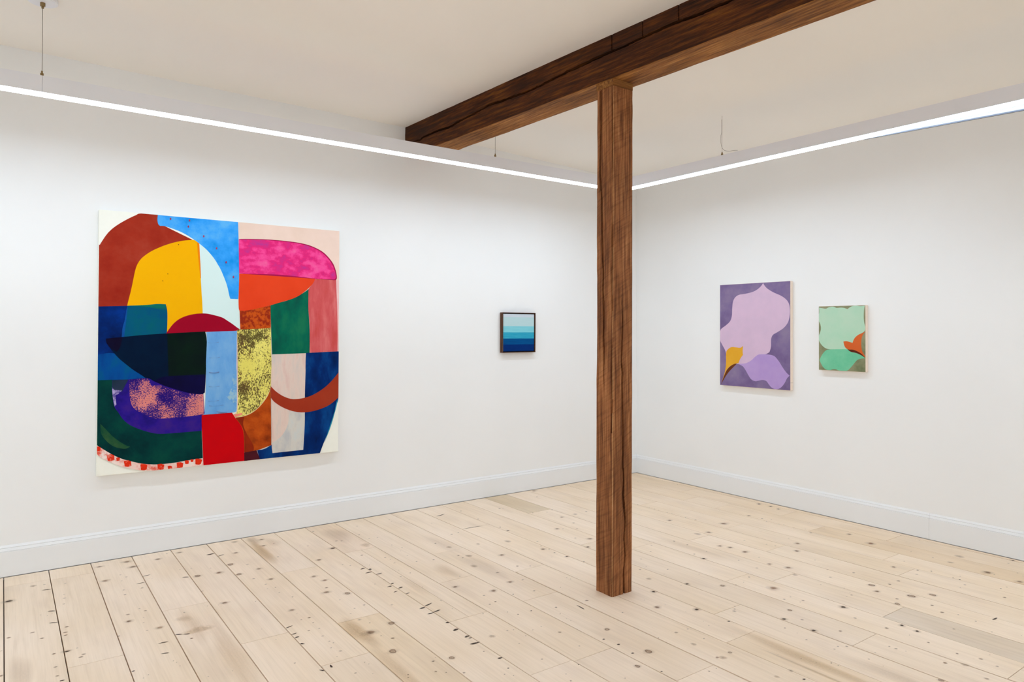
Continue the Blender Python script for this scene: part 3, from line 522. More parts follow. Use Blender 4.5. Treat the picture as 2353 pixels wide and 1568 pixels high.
[-5.081,-1.915,0.0029,"d"],[-4.942,-1.818,0.0034,"d"],[-4.933,-1.84,0.0034,"d"],[-4.927,-1.888,0.0027,"d"],[-4.224,-2.346,0.0034,"d"],
[-4.215,-2.372,0.0034,"d"],[-4.115,-2.568,0.004,"d"],[-4.126,-2.591,0.0039,"d"],[-3.966,-2.65,0.0037,"d"],[-3.963,-2.086,0.0023,"d"],
[-3.68,-1.417,0.0055,"d"],[-3.169,-2.07,0.0061,"d"],[-3.346,-2.26,0.0041,"d"],[-3.23,-2.322,0.0073,"d"],[-3.139,-2.513,0.0024,"d"],
[-3.136,-2.546,0.0028,"d"],[-3.15,-2.814,0.0082,"d"],[-3.131,-2.899,0.0095,"d"],[-3.43,-2.942,0.0045,"d"],[-3.445,-2.556,0.0041,"d"],
[-3.714,-2.78,0.0068,"d"],[-3.69,-2.678,0.0077,"d"],[-2.732,-2.039,0.0037,"d"],[-2.73,-2.073,0.0037,"d"],[-2.871,-2.144,0.0045,"d"],
[-1.021,-1.002,0.0066,"d"],[-1.025,-1.141,0.0052,"d"],[-1.02,-1.2,0.0051,"d"],[-1.021,-1.245,0.0057,"d"],[-1.02,-1.341,0.0057,"d"],
[-1.021,-1.393,0.0063,"d"],[-1.024,-1.542,0.0074,"d"],[-1.144,-1.159,0.0045,"d"],[-0.124,-1.617,0.0146,"d"],[-0.117,-1.728,0.0131,"d"],
[-0.141,-1.82,0.0103,"d"],[-1.738,-2.3,0.0131,"d"]],"slashes":[[-5.4,-0.405,-5.35,-0.419,0.0039],[-5.388,-0.793,-5.35,-0.812,0.0034],
[-5.389,-0.985,-5.349,-0.993,0.0039],[-4.878,-0.494,-4.835,-0.484,0.0051],[-4.926,-0.613,-4.885,-0.612,0.0049],[-4.965,-1.575,-4.921,-1.583,0.0032],
[-4.458,-0.28,-4.405,-0.276,0.0095],[-4.4,-0.352,-4.359,-0.337,0.0059],[-4.682,-0.649,-4.646,-0.67,0.005],[-3.718,-1.156,-3.686,-1.147,0.0079],
[-3.722,-1.24,-3.682,-1.239,0.0077],[-3.68,-1.195,-3.658,-1.185,0.0089],[-3.678,-1.301,-3.639,-1.299,0.0066],[-3.71,-0.632,-3.682,-0.637,0.0072],
[-2.68,-0.322,-2.589,-0.3,0.0064],[-2.687,-0.76,-2.529,-0.771,0.0042],[-5.385,-1.732,-5.363,-1.732,0.0027],[-4.975,-1.706,-4.941,-1.714,0.0024],
[-5.345,-1.418,-5.326,-1.416,0.0032],[-4.882,-1.515,-4.846,-1.532,0.0046],[-4.846,-1.534,-4.814,-1.549,0.0026],[-4.4,-1.764,-4.362,-1.752,0.0039],
[-4.405,-1.855,-4.373,-1.854,0.0031],[-4.403,-1.903,-4.377,-1.9,0.0049],[-4.402,-1.982,-4.385,-1.997,0.0065],[-4.364,-2.276,-4.366,-2.309,0.0036],
[-4.421,-2.296,-4.406,-2.315,0.0035],[-3.677,-1.508,-3.654,-1.497,0.0061],[-3.718,-1.539,-3.684,-1.537,0.0051],[-3.674,-1.6,-3.638,-1.585,0.0059],
[-3.724,-1.637,-3.695,-1.632,0.0033],[-3.676,-1.699,-3.65,-1.7,0.0049],[-3.675,-1.925,-3.623,-1.91,0.0059],[-3.719,-1.945,-3.677,-1.936,0.0065],
[-3.677,-2.028,-3.629,-2.017,0.0056],[-3.719,-2.035,-3.676,-2.029,0.0056],[-3.695,-2.189,-3.675,-2.189,0.0085],[-3.714,-2.291,-3.676,-2.287,0.008],
[-3.704,-2.39,-3.675,-2.39,0.0083],[-3.696,-2.412,-3.676,-2.415,0.0041],[-3.725,-2.477,-3.675,-2.478,0.0085],[-3.702,-2.677,-3.676,-2.677,0.0052],
[-2.973,-2.412,-2.977,-2.477,0.0037],[-1.285,-3.855,-1.238,-3.859,0.0057]],"w1":[[2.976,-2.3328],[2.844,-2.3355],[2.761,-2.3394],[2.721,-2.3359],
[2.537,-2.3327],[2.486,-2.3314],[2.33,-2.3445],[2.243,-2.347],[2.064,-2.3505],[1.962,-2.3531],[1.885,-2.3592],[1.784,-2.3536],[1.707,-2.3612],
[1.605,-2.363],[1.469,-2.3619],[1.444,-2.3657],[1.353,-2.366],[1.266,-2.3626],[1.221,-2.37]],"s1":[[1.757,-2.6558],[1.605,-2.6483],[1.445,-2.6515],
[1.354,-2.6547],[1.293,-2.6475],[1.212,-2.6509],[1.091,-2.6484],[0.989,-2.6446],[0.888,-2.6444],[0.823,-2.6442],[0.737,-2.6461],[0.727,-2.639],
[0.667,-2.6367],[0.576,-2.6407],[0.474,-2.6278],[0.412,-2.6205],[0.343,-2.631],[0.221,-2.6236],[0.147,-2.6354],[0.001,-2.6336]],
"beamcrack":[[-0.155,3.129],[-0.244,3.123],[-0.312,3.134],[-0.474,3.137],[-0.648,3.132],[-0.692,3.126],[-0.759,3.131],[-0.918,3.148],[-1.046,3.152],
[-1.222,3.169],[-1.455,3.157],[-1.674,3.15],[-1.856,3.158],[-2.027,3.167],[-2.216,3.174],[-2.358,3.178],[-2.535,3.178],[-2.667,3.183],[-2.742,3.186],
[-2.83,3.189],[-2.92,3.184],[-3.071,3.178],[-3.163,3.181],[-3.236,3.181]],"kerfs":[-2.668,-2.433,-2.918],"cord":[[-1.9818,3.0787],[-1.9747,3.0519],
[-1.9741,3.0048],[-1.9818,2.9653],[-1.9974,2.9409],[-2.0199,2.9257],[-2.0534,2.9165],[-2.0948,2.9138],[-2.1248,2.9081]]}

# ================================================================== SETTING
RX0, RY0 = -7.7, -7.7       # the room goes on behind the camera
def wall(name, b):
    return tag(box(name, b, M['wall']), kind='structure')
wall('wall_left', (RX0 - .12, 0.12, 0.0, 0.12, -0.02, 3.5))
wall('wall_right', (0.0, 0.12, RY0 - .12, 0.0, -0.02, 3.5))
wall('wall_rear', (RX0 - .12, 0.12, RY0 - .12, RY0, -0.02, 3.5))
wall('wall_side', (RX0 - .12, RX0, RY0, 0.0, -0.02, 3.5))

cz = [(-7.7, 3.33), (-5.6, 3.314), (-4.9, 3.303), (-2.8, 3.281), (-2.5, 3.268), (-2.07, 3.243), (-0.75, 3.19), (0.0, 3.168)]
v, f = [], []
for x, z in cz:
    v += [(x, 0.0, z), (x, RY0, z), (x, 0.0, z + .2), (x, RY0, z + .2)]
for i in range(len(cz) - 1):
    a, b = i * 4, (i + 1) * 4
    f += [(a, b, b + 1, a + 1), (a + 2, a + 3, b + 3, b + 2), (a, a + 2, b + 2, b), (a + 1, b + 1, b + 3, a + 3)]
e_ = (len(cz) - 1) * 4
f += [(0, 1, 3, 2), (e_, e_ + 2, e_ + 3, e_ + 1)]
tag(link('ceiling', mesh('ceiling', v, f), M['ceiling']), kind='structure')
def ceil_z(x):
    for (xa, za), (xb, zb) in zip(cz, cz[1:]):
        if xa <= x <= xb: return za + (zb - za) * (x - xa) / (xb - xa)
    return 3.3

# baseboards: flat board with a stepped, sloping cap
PROF = [(0.0, 0.003), (0.018, 0.003), (0.018, 0.1555), (0.0140, 0.1570), (0.0168, 0.1605), (0.0100, 0.1752), (0.0070, 0.1768), (0.0098, 0.1800), (0.0020, 0.1930), (0.0, 0.1936)]
def board(name, pieces, along):
    v, f = [], []
    n = len(PROF)
    for s0, s1 in pieces:
        o = len(v)
        for s, sg in ((s0, 0), (s1, 1)):
            for d, z in PROF:
                # mitre into the room corner at 0
                t = min(s, -d) if s == 0.0 else s
                v.append((t, -d, z) if along == 'x' else (-d, t, z))
        for i in range(n - 1): f.append((o + i, o + i + 1, o + n + i + 1, o + n + i))
        f.append(tuple(range(o, o + n))); f.append(tuple(range(o + 2 * n - 1, o + n - 1, -1)))
    me = mesh(name, v, f)
    bm = bmesh.new(); bm.from_mesh(me); bmesh.ops.recalc_face_normals(bm, faces=bm.faces[:]); bm.to_mesh(me); bm.free()
    return tag(link(name, me, M['trim']), kind='structure')
board('baseboard_left', [(RX0, 0.0)], 'x')
board('baseboard_right', [(RY0, -2.9905), (-2.9895, 0.0)], 'y')

# ------------------------------------------------------------------ floor of single pine planks
floor = tag(box('floor', (RX0, 0.0, RY0, 0.0, -0.10, -0.0245), M['subfloor']), kind='structure')
rnd = random.Random(11)
LN = [tuple(t) for t in DATA['lines']]
BASE = Vector((0.90, 0.735, 0.575))
def tint(r, g, b):
    return (BASE.x * r, BASE.y * g, BASE.z * b, 1.0)
def lx(i, y):
    a, b = LN[i]
    return a + b * max(y, -4.5)
EXTRA_W = [(-5.58 - 0.236 * k) for k in range(1, 16)]
def plank(xl, xr, y0, y1, col, g0=0.0018, g1=0.0018, dz=0.0):
    # xl, xr: functions of y; y0 > y1 (towards the camera)
    cx, cyy = (xl((y0 + y1) / 2) + xr((y0 + y1) / 2)) / 2, (y0 + y1) / 2
    v = []
    ch = 0.0009
    ys = [y0 - 0.0012, y1 + 0.0012]
    for zz, ins in ((-0.024, 0.0), (dz - ch, 0.0), (dz, ch)):
        for y, sy in ((ys[0], -1), (ys[1], 1)):
            v.append((xl(y) + g0 + ins - cx, y + sy * ins - cyy, zz)); v.append((xr(y) - g1 - ins - cx, y + sy * ins - cyy, zz))
    q = lambda a: [(a, a + 1, a + 5, a + 4), (a + 1, a + 3, a + 7, a + 5), (a + 3, a + 2, a + 6, a + 7), (a + 2, a, a + 4, a + 6)]
    f = [(0, 2, 3, 1), (8, 9, 11, 10)] + q(0) + q(4)
    me = mesh('plank', v, f)
    bm = bmesh.new(); bm.from_mesh(me); bmesh.ops.recalc_face_normals(bm, faces=bm.faces[:]); bm.to_mesh(me); bm.free()
    o = link('plank', me, M['plank'], floor, (cx, cyy, 0))
    o.color = col
    return o
special = {(15, 0): (0.80, 0.78, 0.70), (16, 2): (0.85, 0.86, 0.87), (21, 3): (0.93, 0.885, 0.80), (8, 0): (0.95, 0.93, 0.92), (13, 0): (0.98, 0.97, 0.95), (12, 2): (0.95, 0.93, 0.88), (6, 2): (0.96, 0.94, 0.88)}
YE = RY0 + 0.02
for i in range(len(LN)):
    js = sorted(DATA['joints'].get(str(i), []), reverse=True)
    ends = [-0.0205] + js
    y = js[-1] if js else -1.0
    y -= rnd.uniform(2.2, 3.4)
    if y < -5.2: y = -5.2 - rnd.uniform(0, 1)
    while y > YE + 0.6:
        ends.append(y); y -= rnd.uniform(2.0, 3.4)
    ends.append(YE)
    L_ = (lambda i: (lambda y: lx(i, y)))(i)
    R_ = (lambda i: (lambda y: lx(i + 1, y)))(i) if i + 1 < len(LN) else (lambda y: -0.0195)
    for k in range(len(ends) - 1):
        yel = 1.0 if i < 17 else 1.0 - 0.012 * (i - 16)
        t = special.get((i, k))
        if t is None:
            a = rnd.uniform(0.965, 1.02); wv_ = rnd.uniform(-0.015, 0.015)
            t = (a, a * (1 - 0.3 * (1 - yel)) + wv_ * .3, a * yel + wv_)
        g0 = g1 = 0.0025 if i > 12 else 0.0023
        if i <= 4: g0 = g1 = 0.0024
        if i == 8 and k == 1:
            mid = lambda y: -3.5512 + 0.0
            plank(L_, mid, ends[k], ends[k + 1], tint(*t), g0, 0.0008)
            plank(mid, R_, ends[k], ends[k + 1], tint(t[0] * .99, t[1] * .985, t[2] * .97), 0.0008, g1)
            continue
        if i == 11 and k >= 1: g0 = 0.006
        plank(L_, R_, ends[k], ends[k + 1], tint(*t), g0, g1, rnd.uniform(-0.0003, 0.0003))
xs = [-5.58] + EXTRA_W
xs = [x for x in xs if x > RX0 + .1] + [RX0 + 0.02]
for a, b in zip(xs[1:], xs):
    L_ = (lambda q: (lambda y: q))(a); R_ = (lambda q: (lambda y: q))(b)
    ends = [-0.0205]; y = -rnd.uniform(1.0, 3.0)
    while y > YE + .6: ends.append(y); y -= rnd.uniform(2.0, 3.4)
    ends.append(YE)
    for k in range(len(ends) - 1):
        t = rnd.uniform(0.965, 1.02)
        plank(L_, R_, ends[k], ends[k + 1], tint(t, t, t), 0.002, 0.002)

# knots, nail holes and stains: hundreds of small inlays, one part of the floor
mv, mf, mc = [], [], []
def disc(x, y, rx, ry, rgb, prof, z=0.0010, seg=12, wob=0.15, ang=0.0):
    # prof: list of (radius fraction, alpha)
    o = len(mv); ca, sa = math.cos(ang), math.sin(ang)
    mv.append((x, y, z)); mc.append((*rgb, prof[0][1]))
    ph = rnd.uniform(0, 6.28)
    for fr, al in prof[1:]:
        for k in range(seg):
            t = 2 * math.pi * k / seg
            w_ = 1 + wob * math.sin(3 * t + ph) * .5 + wob * .5 * math.sin(2 * t + ph * 2)
            dx, dy = rx * fr * w_ * math.cos(t), ry * fr * w_ * math.sin(t)
            mv.append((x + dx * ca - dy * sa, y + dx * sa + dy * ca, z)); mc.append((*rgb, al))
    for k in range(seg): mf.append((o, o + 1 + k, o + 1 + (k + 1) % seg))
    for j in range(len(prof) - 2):
        a = o + 1 + j * seg
        for k in range(seg): mf.append((a + k, a + seg + k, a + seg + (k + 1) % seg, a + (k + 1) % seg))
BR = lin(126, 86, 58)[:3]; DK = lin(58, 40, 28)[:3]; GY = lin(172, 146, 120)[:3]; ST = lin(196, 160, 104)[:3]; RB = lin(138, 90, 62)[:3]
for x, y, r, t in DATA['marks']:
    if y > -0.03 or x > -0.025: continue
    if t == 'k':
        al = rnd.uniform(0.38, 0.68)
        disc(x, y, r * 1.0, r * 0.9, BR if rnd.random() < .7 else RB, [(0, al), (0.45, al), (0.8, al * .45), (1.15, 0)])
        if r > 0.012: disc(x + rnd.uniform(-r, r) * .3, y, r * 2.4, r * 2.0, GY, [(0, .28), (0.5, .2), (1, 0)], z=0.0008)
    elif t == 'r':
        disc(x, y, r * 1.0, r * 1.15, BR, [(0, .4), (0.5, .2), (0.76, .55), (0.88, .6), (1.1, 0)], seg=16)
        disc(x, y, r * 2.2, r * 2.0, GY, [(0, .25), (0.5, .2), (1, 0)], z=0.0008)
    elif t == 'l':
        disc(x, y, r * 1.3, r * 1.5, GY, [(0, .5), (0.5, .3), (1, 0)])
    else:
        disc(x, y, r * 1.0, r * 0.8, DK, [(0, .95), (0.5, .95), (0.8, .4), (1.1, 0)])
        if r > 0.010: disc(x, y, r * 2.2, r * 2.2, GY, [(0, .35), (0.5, .25), (1, 0)], z=0.0008)
for x1, y1, x2, y2, wd in DATA['slashes']:
    L2 = math.hypot(x2 - x1, y2 - y1) / 2
    disc((x1 + x2) / 2, (y1 + y2) / 2, L2 * 1.05, max(wd * 1.15, .0050), DK, [(0, .95), (0.7, .95), (1.05, 0)], ang=math.atan2(y2 - y1, x2 - x1), wob=.25, seg=16, z=0.0012)
for x, y, rx, ry, col, al in [(-4.125, -0.42, .045, .38, ST, .62), (-4.10, -0.12, .05, .10, BR, .3), (-4.70, -1.85, .07, .55, ST, .26), (-4.78, -1.45, .06, .30, ST, .25),
                              (-4.115, -2.02, .06, .22, ST, .55), (-4.13, -2.55, .045, .40, ST, .34), (-4.80, -1.33, .05, .05, ST, .35), (-4.77, -1.52, .09, .05, ST, .5),
                              (-2.52, -3.55, .05, .50, ST, .42), (-2.60, -3.75, .012, .45, ST, .5), (-5.52, -1.55, .05, .25, GY, .25), (-4.0, -0.25, .06, .12, ST, .25),
                              (-3.55, -0.35, .10, .25, GY, .3), (-3.48, -0.70, .04, .06, ST, .45), (-3.02, -1.0, .08, .25, GY, .2), (-3.28, -1.5, .07, .15, ST, .3),
                              (-1.62, -2.05, .06, .30, ST, .2), (-2.35, -3.9, .05, .4, GY, .25), (-3.05, -1.55, .08, .35, GY, .22), (-3.57, -1.6, .05, .2, ST, .2)]:
    al *= 0.75
    disc(x, y, rx, ry, col, [(0, al), (0.5, al * .7), (1.0, 0)], z=0.0006, seg=18, wob=.2)
me = mesh('knots_and_nail_marks', mv, mf)
ca_ = me.color_attributes.new('mark', 'FLOAT_COLOR', 'POINT')
for i, c in enumerate(mc): ca_.data[i].color = c
tag(link('knots_and_nail_marks', me, M['mark'], floor), kind='stuff')

# ================================================================== OLD TIMBER
def interp(tab, t):
    # tab: sorted by first value ascending
    if t <= tab[0][0]: return tab[0][1]
    for (a, va), (b, vb) in zip(tab, tab[1:]):
        if a <= t <= b: return va + (vb - va) * (t - a) / max(b - a, 1e-6)
    return tab[-1][1]

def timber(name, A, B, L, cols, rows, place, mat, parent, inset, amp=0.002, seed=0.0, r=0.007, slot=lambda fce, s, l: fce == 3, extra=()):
    per = []
    for fce, n in enumerate(cols):
        wdt = A if fce % 2 == 0 else B
        for k in range(n): per.append((fce, wdt * k / n, wdt))
    NP = len(per)
    nrm = [(0, -1), (1, 0), (0, 1), (-1, 0)]
    v = []
    ls = sorted([L * j / rows for j in range(rows + 1)] + [e for e in extra if 0 < e < L])
    rows = len(ls) - 1
    for l in ls:
        for fce, s, wdt in per:
            a, b = [(s, 0), (A, s), (A - s, B), (0, B - s)][fce]
            e1 = min(s, wdt - s)
            ins = amp * (noise.noise((s * 9 + fce * 7.1 + seed, l * 2.2, seed)) + 0.5 * noise.noise((s * 40 + fce * 3, l * 9, seed + 5)))
            ins += inset(fce, s, l)
            rr = r * (1 + 0.9 * noise.noise((fce * 2.7 + (0 if s < wdt / 2 else 1), l * 6, seed + 9)))
            if e1 < rr: ins += (rr - e1) ** 2 / (2 * rr)
            n_ = nrm[fce]
            a -= n_[0] * ins; b -= n_[1] * ins
            if s == 0:
                p_ = nrm[(fce - 1) % 4]
                a -= p_[0] * (ins); b -= p_[1] * (ins)
            v.append(place(a, b, l))
    f = []
    for j in range(rows):
        for k in range(NP):
            f.append((j * NP + k, j * NP + (k + 1) % NP, (j + 1) * NP + (k + 1) % NP, (j + 1) * NP + k))
    f.append(tuple(range(NP - 1, -1, -1))); f.append(tuple(rows * NP + k for k in range(NP)))
    me = mesh(name, v, f)
    bm = bmesh.new(); bm.from_mesh(me); bmesh.ops.recalc_face_normals(bm, faces=bm.faces[:]); bm.to_mesh(me); bm.free()
    o = link(name, me, mat, parent)
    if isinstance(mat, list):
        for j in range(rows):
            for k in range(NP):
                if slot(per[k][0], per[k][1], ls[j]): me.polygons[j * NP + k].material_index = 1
    return o

def crack(d, hw, depth):
    t = abs(d) / hw
    return depth * (1 - t) ** 0.6 if t < 1 else 0.0

# --- post
PX, PY, PA, PB, PH = -2.7290, -2.4385, 0.1635, 0.1370, 2.979
post = tag(bpy.data.objects.new('wooden_post', None), 'rough brown timber post with long cracks standing on the plank floor', 'post')
C.objects.link(post); post.location = (PX + PA / 2, PY + PB / 2, 0.0)
W1 = sorted((z, PY + PB - y) for z, y in DATA['w1'])      # s measured from the far edge
S1 = sorted((z, x - PX) for z, x in DATA['s1'])
def post_inset(fce, s, l):
    r_ = 0.0
    if fce == 3:
        if W1[0][0] < l < 2.975:
            e_ = min(1, (l - W1[0][0]) * 5)
            r_ += crack(s - interp(W1, l) - 0.0015 * noise.noise((l * 14, 1, 2)), (0.0058 + 0.0018 * noise.noise((l * 3, 4, 4))) * e_ + .0005, 0.065)
            r_ += 0.0022 * max(0, noise.noise((s * 70, l * 11, 3.3))) * (1 if s < interp(W1, l) else .3)
        d = s - (PB - 0.006 - 0.003 * noise.noise((l * 4, 8, 1)))
        if 0.95 < l < 2.9: r_ += crack(d, 0.0042, 0.040 * min(1, max(0, 2 * noise.noise((l * 2.1, 0.5, 7)) + .6)))
    if fce == 0:
        if l < S1[-1][0]:
            e_ = min(1, (S1[-1][0] - l) * 3)
            r_ += crack(s - interp(S1, l) - 0.0015 * noise.noise((l * 14, 6, 2)), (0.0062 + 0.0020 * noise.noise((l * 3, 9, 4))) * e_ + .0005, 0.065)
        if 2.35 < l < 2.95: r_ += 0.004 * max(0, noise.noise((s * 60, l * 7, 5.5)))
    return r_
timber('shaft', PA, PB, PH, (92, 14, 14, 80), 330, lambda a, b, l: (a - PA / 2, b - PB / 2, l), [M['post'], M['post_edge']], post, post_inset, 0.0022, 1.7, 0.006,
       slot=lambda fce, s, l: (fce == 0 and s < 0.0052 and noise.noise((l * 5, 2, 2)) > -.15) or (fce == 3 and s > PB - .0035 and noise.noise((l * 4, 7, 2)) > .1))
cb = box('cap_block', (-PA / 2 - .003, PA / 2 - 0.001, -PB / 2 - .002, PB / 2 + .003, PH, 3.0215), M['cap'], post, bevel=0.002)

# --- beam
BL = 6.2
BAX, BZ0, BWD, BHT = -2.822, 3.0205, 0.217, 0.2655
beam = tag(bpy.data.objects.new('timber_beam', None), 'dark hand-hewn timber beam running under the white ceiling', 'beam')
C.objects.link(beam); beam.location = (BAX, 0.0, BZ0)
BC = sorted((-y, z - BZ0) for y, z in DATA['beamcrack'])
KF = [-k for k in DATA['kerfs']]
def beam_inset(fce, s, l):
    r_ = 0.0
    if fce == 3:
        b = BHT - s
        cpos = interp(BC, l) if l < BC[-1][0] else BC[-1][1] + (l - BC[-1][0]) * .03
        cpos += 0.004 * noise.noise((l * 7, 3, 1)) + 0.003 * noise.noise((l * 22, 5, 1))
        r_ += crack(b - cpos, 0.0068 + 0.0035 * noise.noise((l * 2.5, 3, 8)), 0.075)
        # splintered lip above the crack
        r_ += 0.006 * max(0, noise.noise((l * 5, 12, 1))) * max(0, 1 - abs(b - cpos - 0.02) / 0.02)
        if b > cpos:
            for k in KF: r_ += crack(l - k, 0.0042, 0.020)
        if b < 0.03: r_ += 0.003 * max(0, noise.noise((l * 30, b * 4, 2)))
    if fce == 0:
        r_ += 0.003 * max(0, noise.noise((s * 60, l * 4.5, 2.2))) * max(0, 1 - abs(s - BWD * .55) / .06)
    return r_
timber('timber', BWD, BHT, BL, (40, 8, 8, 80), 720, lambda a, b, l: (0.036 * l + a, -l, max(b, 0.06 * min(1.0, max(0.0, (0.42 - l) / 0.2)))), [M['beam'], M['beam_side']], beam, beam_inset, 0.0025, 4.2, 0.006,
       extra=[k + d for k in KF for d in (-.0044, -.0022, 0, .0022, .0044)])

# ================================================================== LINEAR LAMPS
ZB, ZT = 2.795, 2.887
def lamp(name, along, lo, hi, c0, c1, label, seams, cables, canopies=True):
    org = ((lo + hi) / 2, (c0 + c1) / 2, ZB) if along == 'x' else ((c0 + c1) / 2, (lo + hi) / 2, ZB)
    t = tag(bpy.data.objects.new(name, None), label, 'light', 'linear pendant lamps')
    C.objects.link(t); t.location = org
    def bb(a0, a1, b0, b1, z0, z1): return (a0, a1, b0, b1, z0, z1) if along == 'x' else (b0, b1, a0, a1, z0, z1)
    ed = [lo] + seams + [hi]
    for a, b in zip(ed, ed[1:]):
        box('housing', bb(a + .0006, b - .0006, c0, c1, ZB + .004, ZT), M['lamp_white'], t, org)
        box('diffuser', bb(a + .0006, b - .0006, c0 + .005, c1 - .005, ZB, ZB + .004), M['led'], t, org)
    cc = (c0 + c1) / 2
    for s in cables:
        px, py = (s, cc) if along == 'x' else (cc, s)
        zc = ceil_z(px)
        cn = lathe('canopy', [(0.070, -0.003), (0.070, -0.018), (0.064, -0.022), (0.0, -0.022)][:3] , M['lamp_white'], t, (px - org[0], py - org[1], zc - org[2]), 32) if canopies else None
        if canopies: lathe('coupler', [(0.012, -0.022), (0.012, -0.040), (0.006, -0.041), (0.006, -0.052)], M['brass'], cn, (px - org[0], py - org[1], zc - org[2]), 16)
        ca = tube('cable', [(px - org[0], py - org[1], ZT - org[2] + .02), (px - org[0], py - org[1], zc - (.045 if canopies else .001) - org[2])], 0.0014 if canopies else 0.0010, M['cable'] if canopies else M['cord'], t)
        lathe('gripper', [(0.008, 0.0), (0.008, 0.024), (0.0045, 0.026), (0.0045, 0.036)], M['brass'], ca, (px - org[0], py - org[1], ZT - org[2]), 16)
    return t, org
lamp('linear_lamp', 'x', -6.85, -1.1765, -0.940, -0.852, 'long white linear lamp hanging above the wall with the large multicoloured painting', [-5.443], [-5.443, -2.50])
tl, og = lamp('linear_lamp', 'y', -6.85, -0.852, -1.175, -1.083, 'long white linear lamp hanging above the wall with the purple and green canvases', [], [-1.985], False)
lamp('linear_lamp', 'x', -6.85, -1.1765, -6.848, -6.760, 'added long white linear fill lamp, unseen beside the rear wall, facing the large painting', [], [-5.4, -2.9])  # added lamp behind the camera, evens out the light on walls and ceiling
lamp('linear_lamp', 'y', -6.75, -0.95, -6.946, -6.854, 'added long white linear fill lamp, unseen beside the side wall, facing the purple canvas', [], [-5.4, -2.4])  # second added lamp out of view, more ambient fill
# sagging lower lip at the near end of the right-hand lamp
def wedge(name, mat, h0f, h1f, x0, x1):
    ys = [-3.05 - 0.1 * k for k in range(0, 51)]
    v, f = [], []
    for y in ys:
        for x, z in ((x0, ZB - h0f(y)), (x1, ZB - h0f(y)), (x1, ZB - h1f(y)), (x0, ZB - h1f(y))):
            v.append((x - og[0], y - og[1], z - og[2]))
    for i in range(len(ys) - 1):
        for k in range(4):
            a = i * 4; f.append((a + k, a + (k + 1) % 4, a + 4 + (k + 1) % 4, a + 4 + k))
    n_ = (len(ys) - 1) * 4
    f += [(3, 2, 1, 0), (n_, n_ + 1, n_ + 2, n_ + 3)]
    me = mesh(name, v, f)
    bm = bmesh.new(); bm.from_mesh(me); bmesh.ops.recalc_face_normals(bm, faces=bm.faces[:]); bm.to_mesh(me); bm.free()
    return link(name, me, mat, tl)
hh = lambda y: min(0.045, max(0.0, (-3.05 - y) * 0.036))
ed = lambda y: min(0.008, hh(y) * .7)
wedge('lower_lip', M['lip_grey'], lambda y: 0.0, lambda y: hh(y) - ed(y) + .0003, -1.0815, -1.0745)
wedge('lip_gasket', M['black_edge'], lambda y: hh(y) - ed(y) + .0003, lambda y: hh(y) + .0006, -1.0825, -1.0735)
cp = [(-1.129 - og[0], y - og[1], z - og[2]) for y, z in DATA['cord']]
cp = [(cp[0][0], cp[0][1], ceil_z(-1.129) - .03 - og[2])] + cp
# smooth the cord
sm = []
for i in range(len(cp) - 1):
    p0, p1, p2, p3 = [Vector(cp[max(0, min(len(cp) - 1, i + k))]) for k in (-1, 0, 1, 2)]
    for k in range(5):
        t = k / 5
        sm.append(tuple(0.5 * (2 * p1 + (p2 - p0) * t + (2 * p0 - 5 * p1 + 4 * p2 - p3) * t * t + (3 * p1 - p0 - 3 * p2 + p3) * t ** 3)))
sm.append(cp[-1])
tube('power_cord', sm, 0.0018, M['cord'], tl)

# ================================================================== PAINTINGS
def smooth_poly(pts, sub=4, lim=38):
    n = len(pts); out = []
    P = [Vector((a, b)) for a, b in pts]
    corner = []
    for i in range(n):
        a, b = P[i] - P[i - 1], P[(i + 1) % n] - P[i]
        ang = math.degrees(a.angle(b)) if a.length > 1e-6 and b.length > 1e-6 else 180
        corner.append(ang > lim)
    for i in range(n):
        p1, p2 = P[i], P[(i + 1) % n]
        p0 = p1 if corner[i] else P[i - 1]
        p3 = p2 if corner[(i + 1) % n] else P[(i + 2) % n]
        if corner[i] and corner[(i + 1) % n]:
            out.append(tuple(p1)); continue
        for k in range(sub):
            t = k / sub
            out.append(tuple(0.5 * (2 * p1 + (p2 - p0) * t + (2 * p0 - 5 * p1 + 4 * p2 - p3) * t * t + (3 * p1 - p0 - 3 * p2 + p3) * t ** 3)))
    return out

def canvas(name, along, c0, c1, z0, z1, depth, label, ground, shapes, side, step=0.00012):
    cc = (c0 + c1) / 2; hw = (c1 - c0) / 2
    t = tag(bpy.data.objects.new(name, None), label, 'painting')
    C.objects.link(t); t.location = (cc, 0, z0) if along == 'x' else (0, cc, z0)
    back = 0.001
    b = (-hw, hw, -depth, -back, 0, z1 - z0) if along == 'x' else (-depth, -back, -hw, hw, 0, z1 - z0)
    box('canvas', b, side, t, bevel=0.0022)
    names = [ground] if ground else []
    for m_, _ in shapes:
        if m_ not in names: names.append(m_)
    v, f, mi = [], [], []
    def add(pts, d, mat):
        o = len(v)
        for a, z in pts:
            a = max(-hw + .0015, min(hw - .0015, a)); z = max(.0015, min(z1 - z0 - .0015, z))
            v.append((a, -d, z) if along == 'x' else (-d, a, z))
        f.append(tuple(range(o, o + len(pts)))); mi.append(names.index(mat))
    d = depth + 0.0002
    if ground:
        add([(-hw, 0), (hw, 0), (hw, z1 - z0), (-hw, z1 - z0)], d, ground)
    for k, (m_, pts) in enumerate(shapes):
        add(smooth_poly(pts), d + step * (k + 1), m_)
    me = mesh('painted_face', v, f)
    o = link('painted_face', me, [M[n] for n in names], t)
    for p_, i in zip(me.polygons, mi): p_.material_index = i
    return t

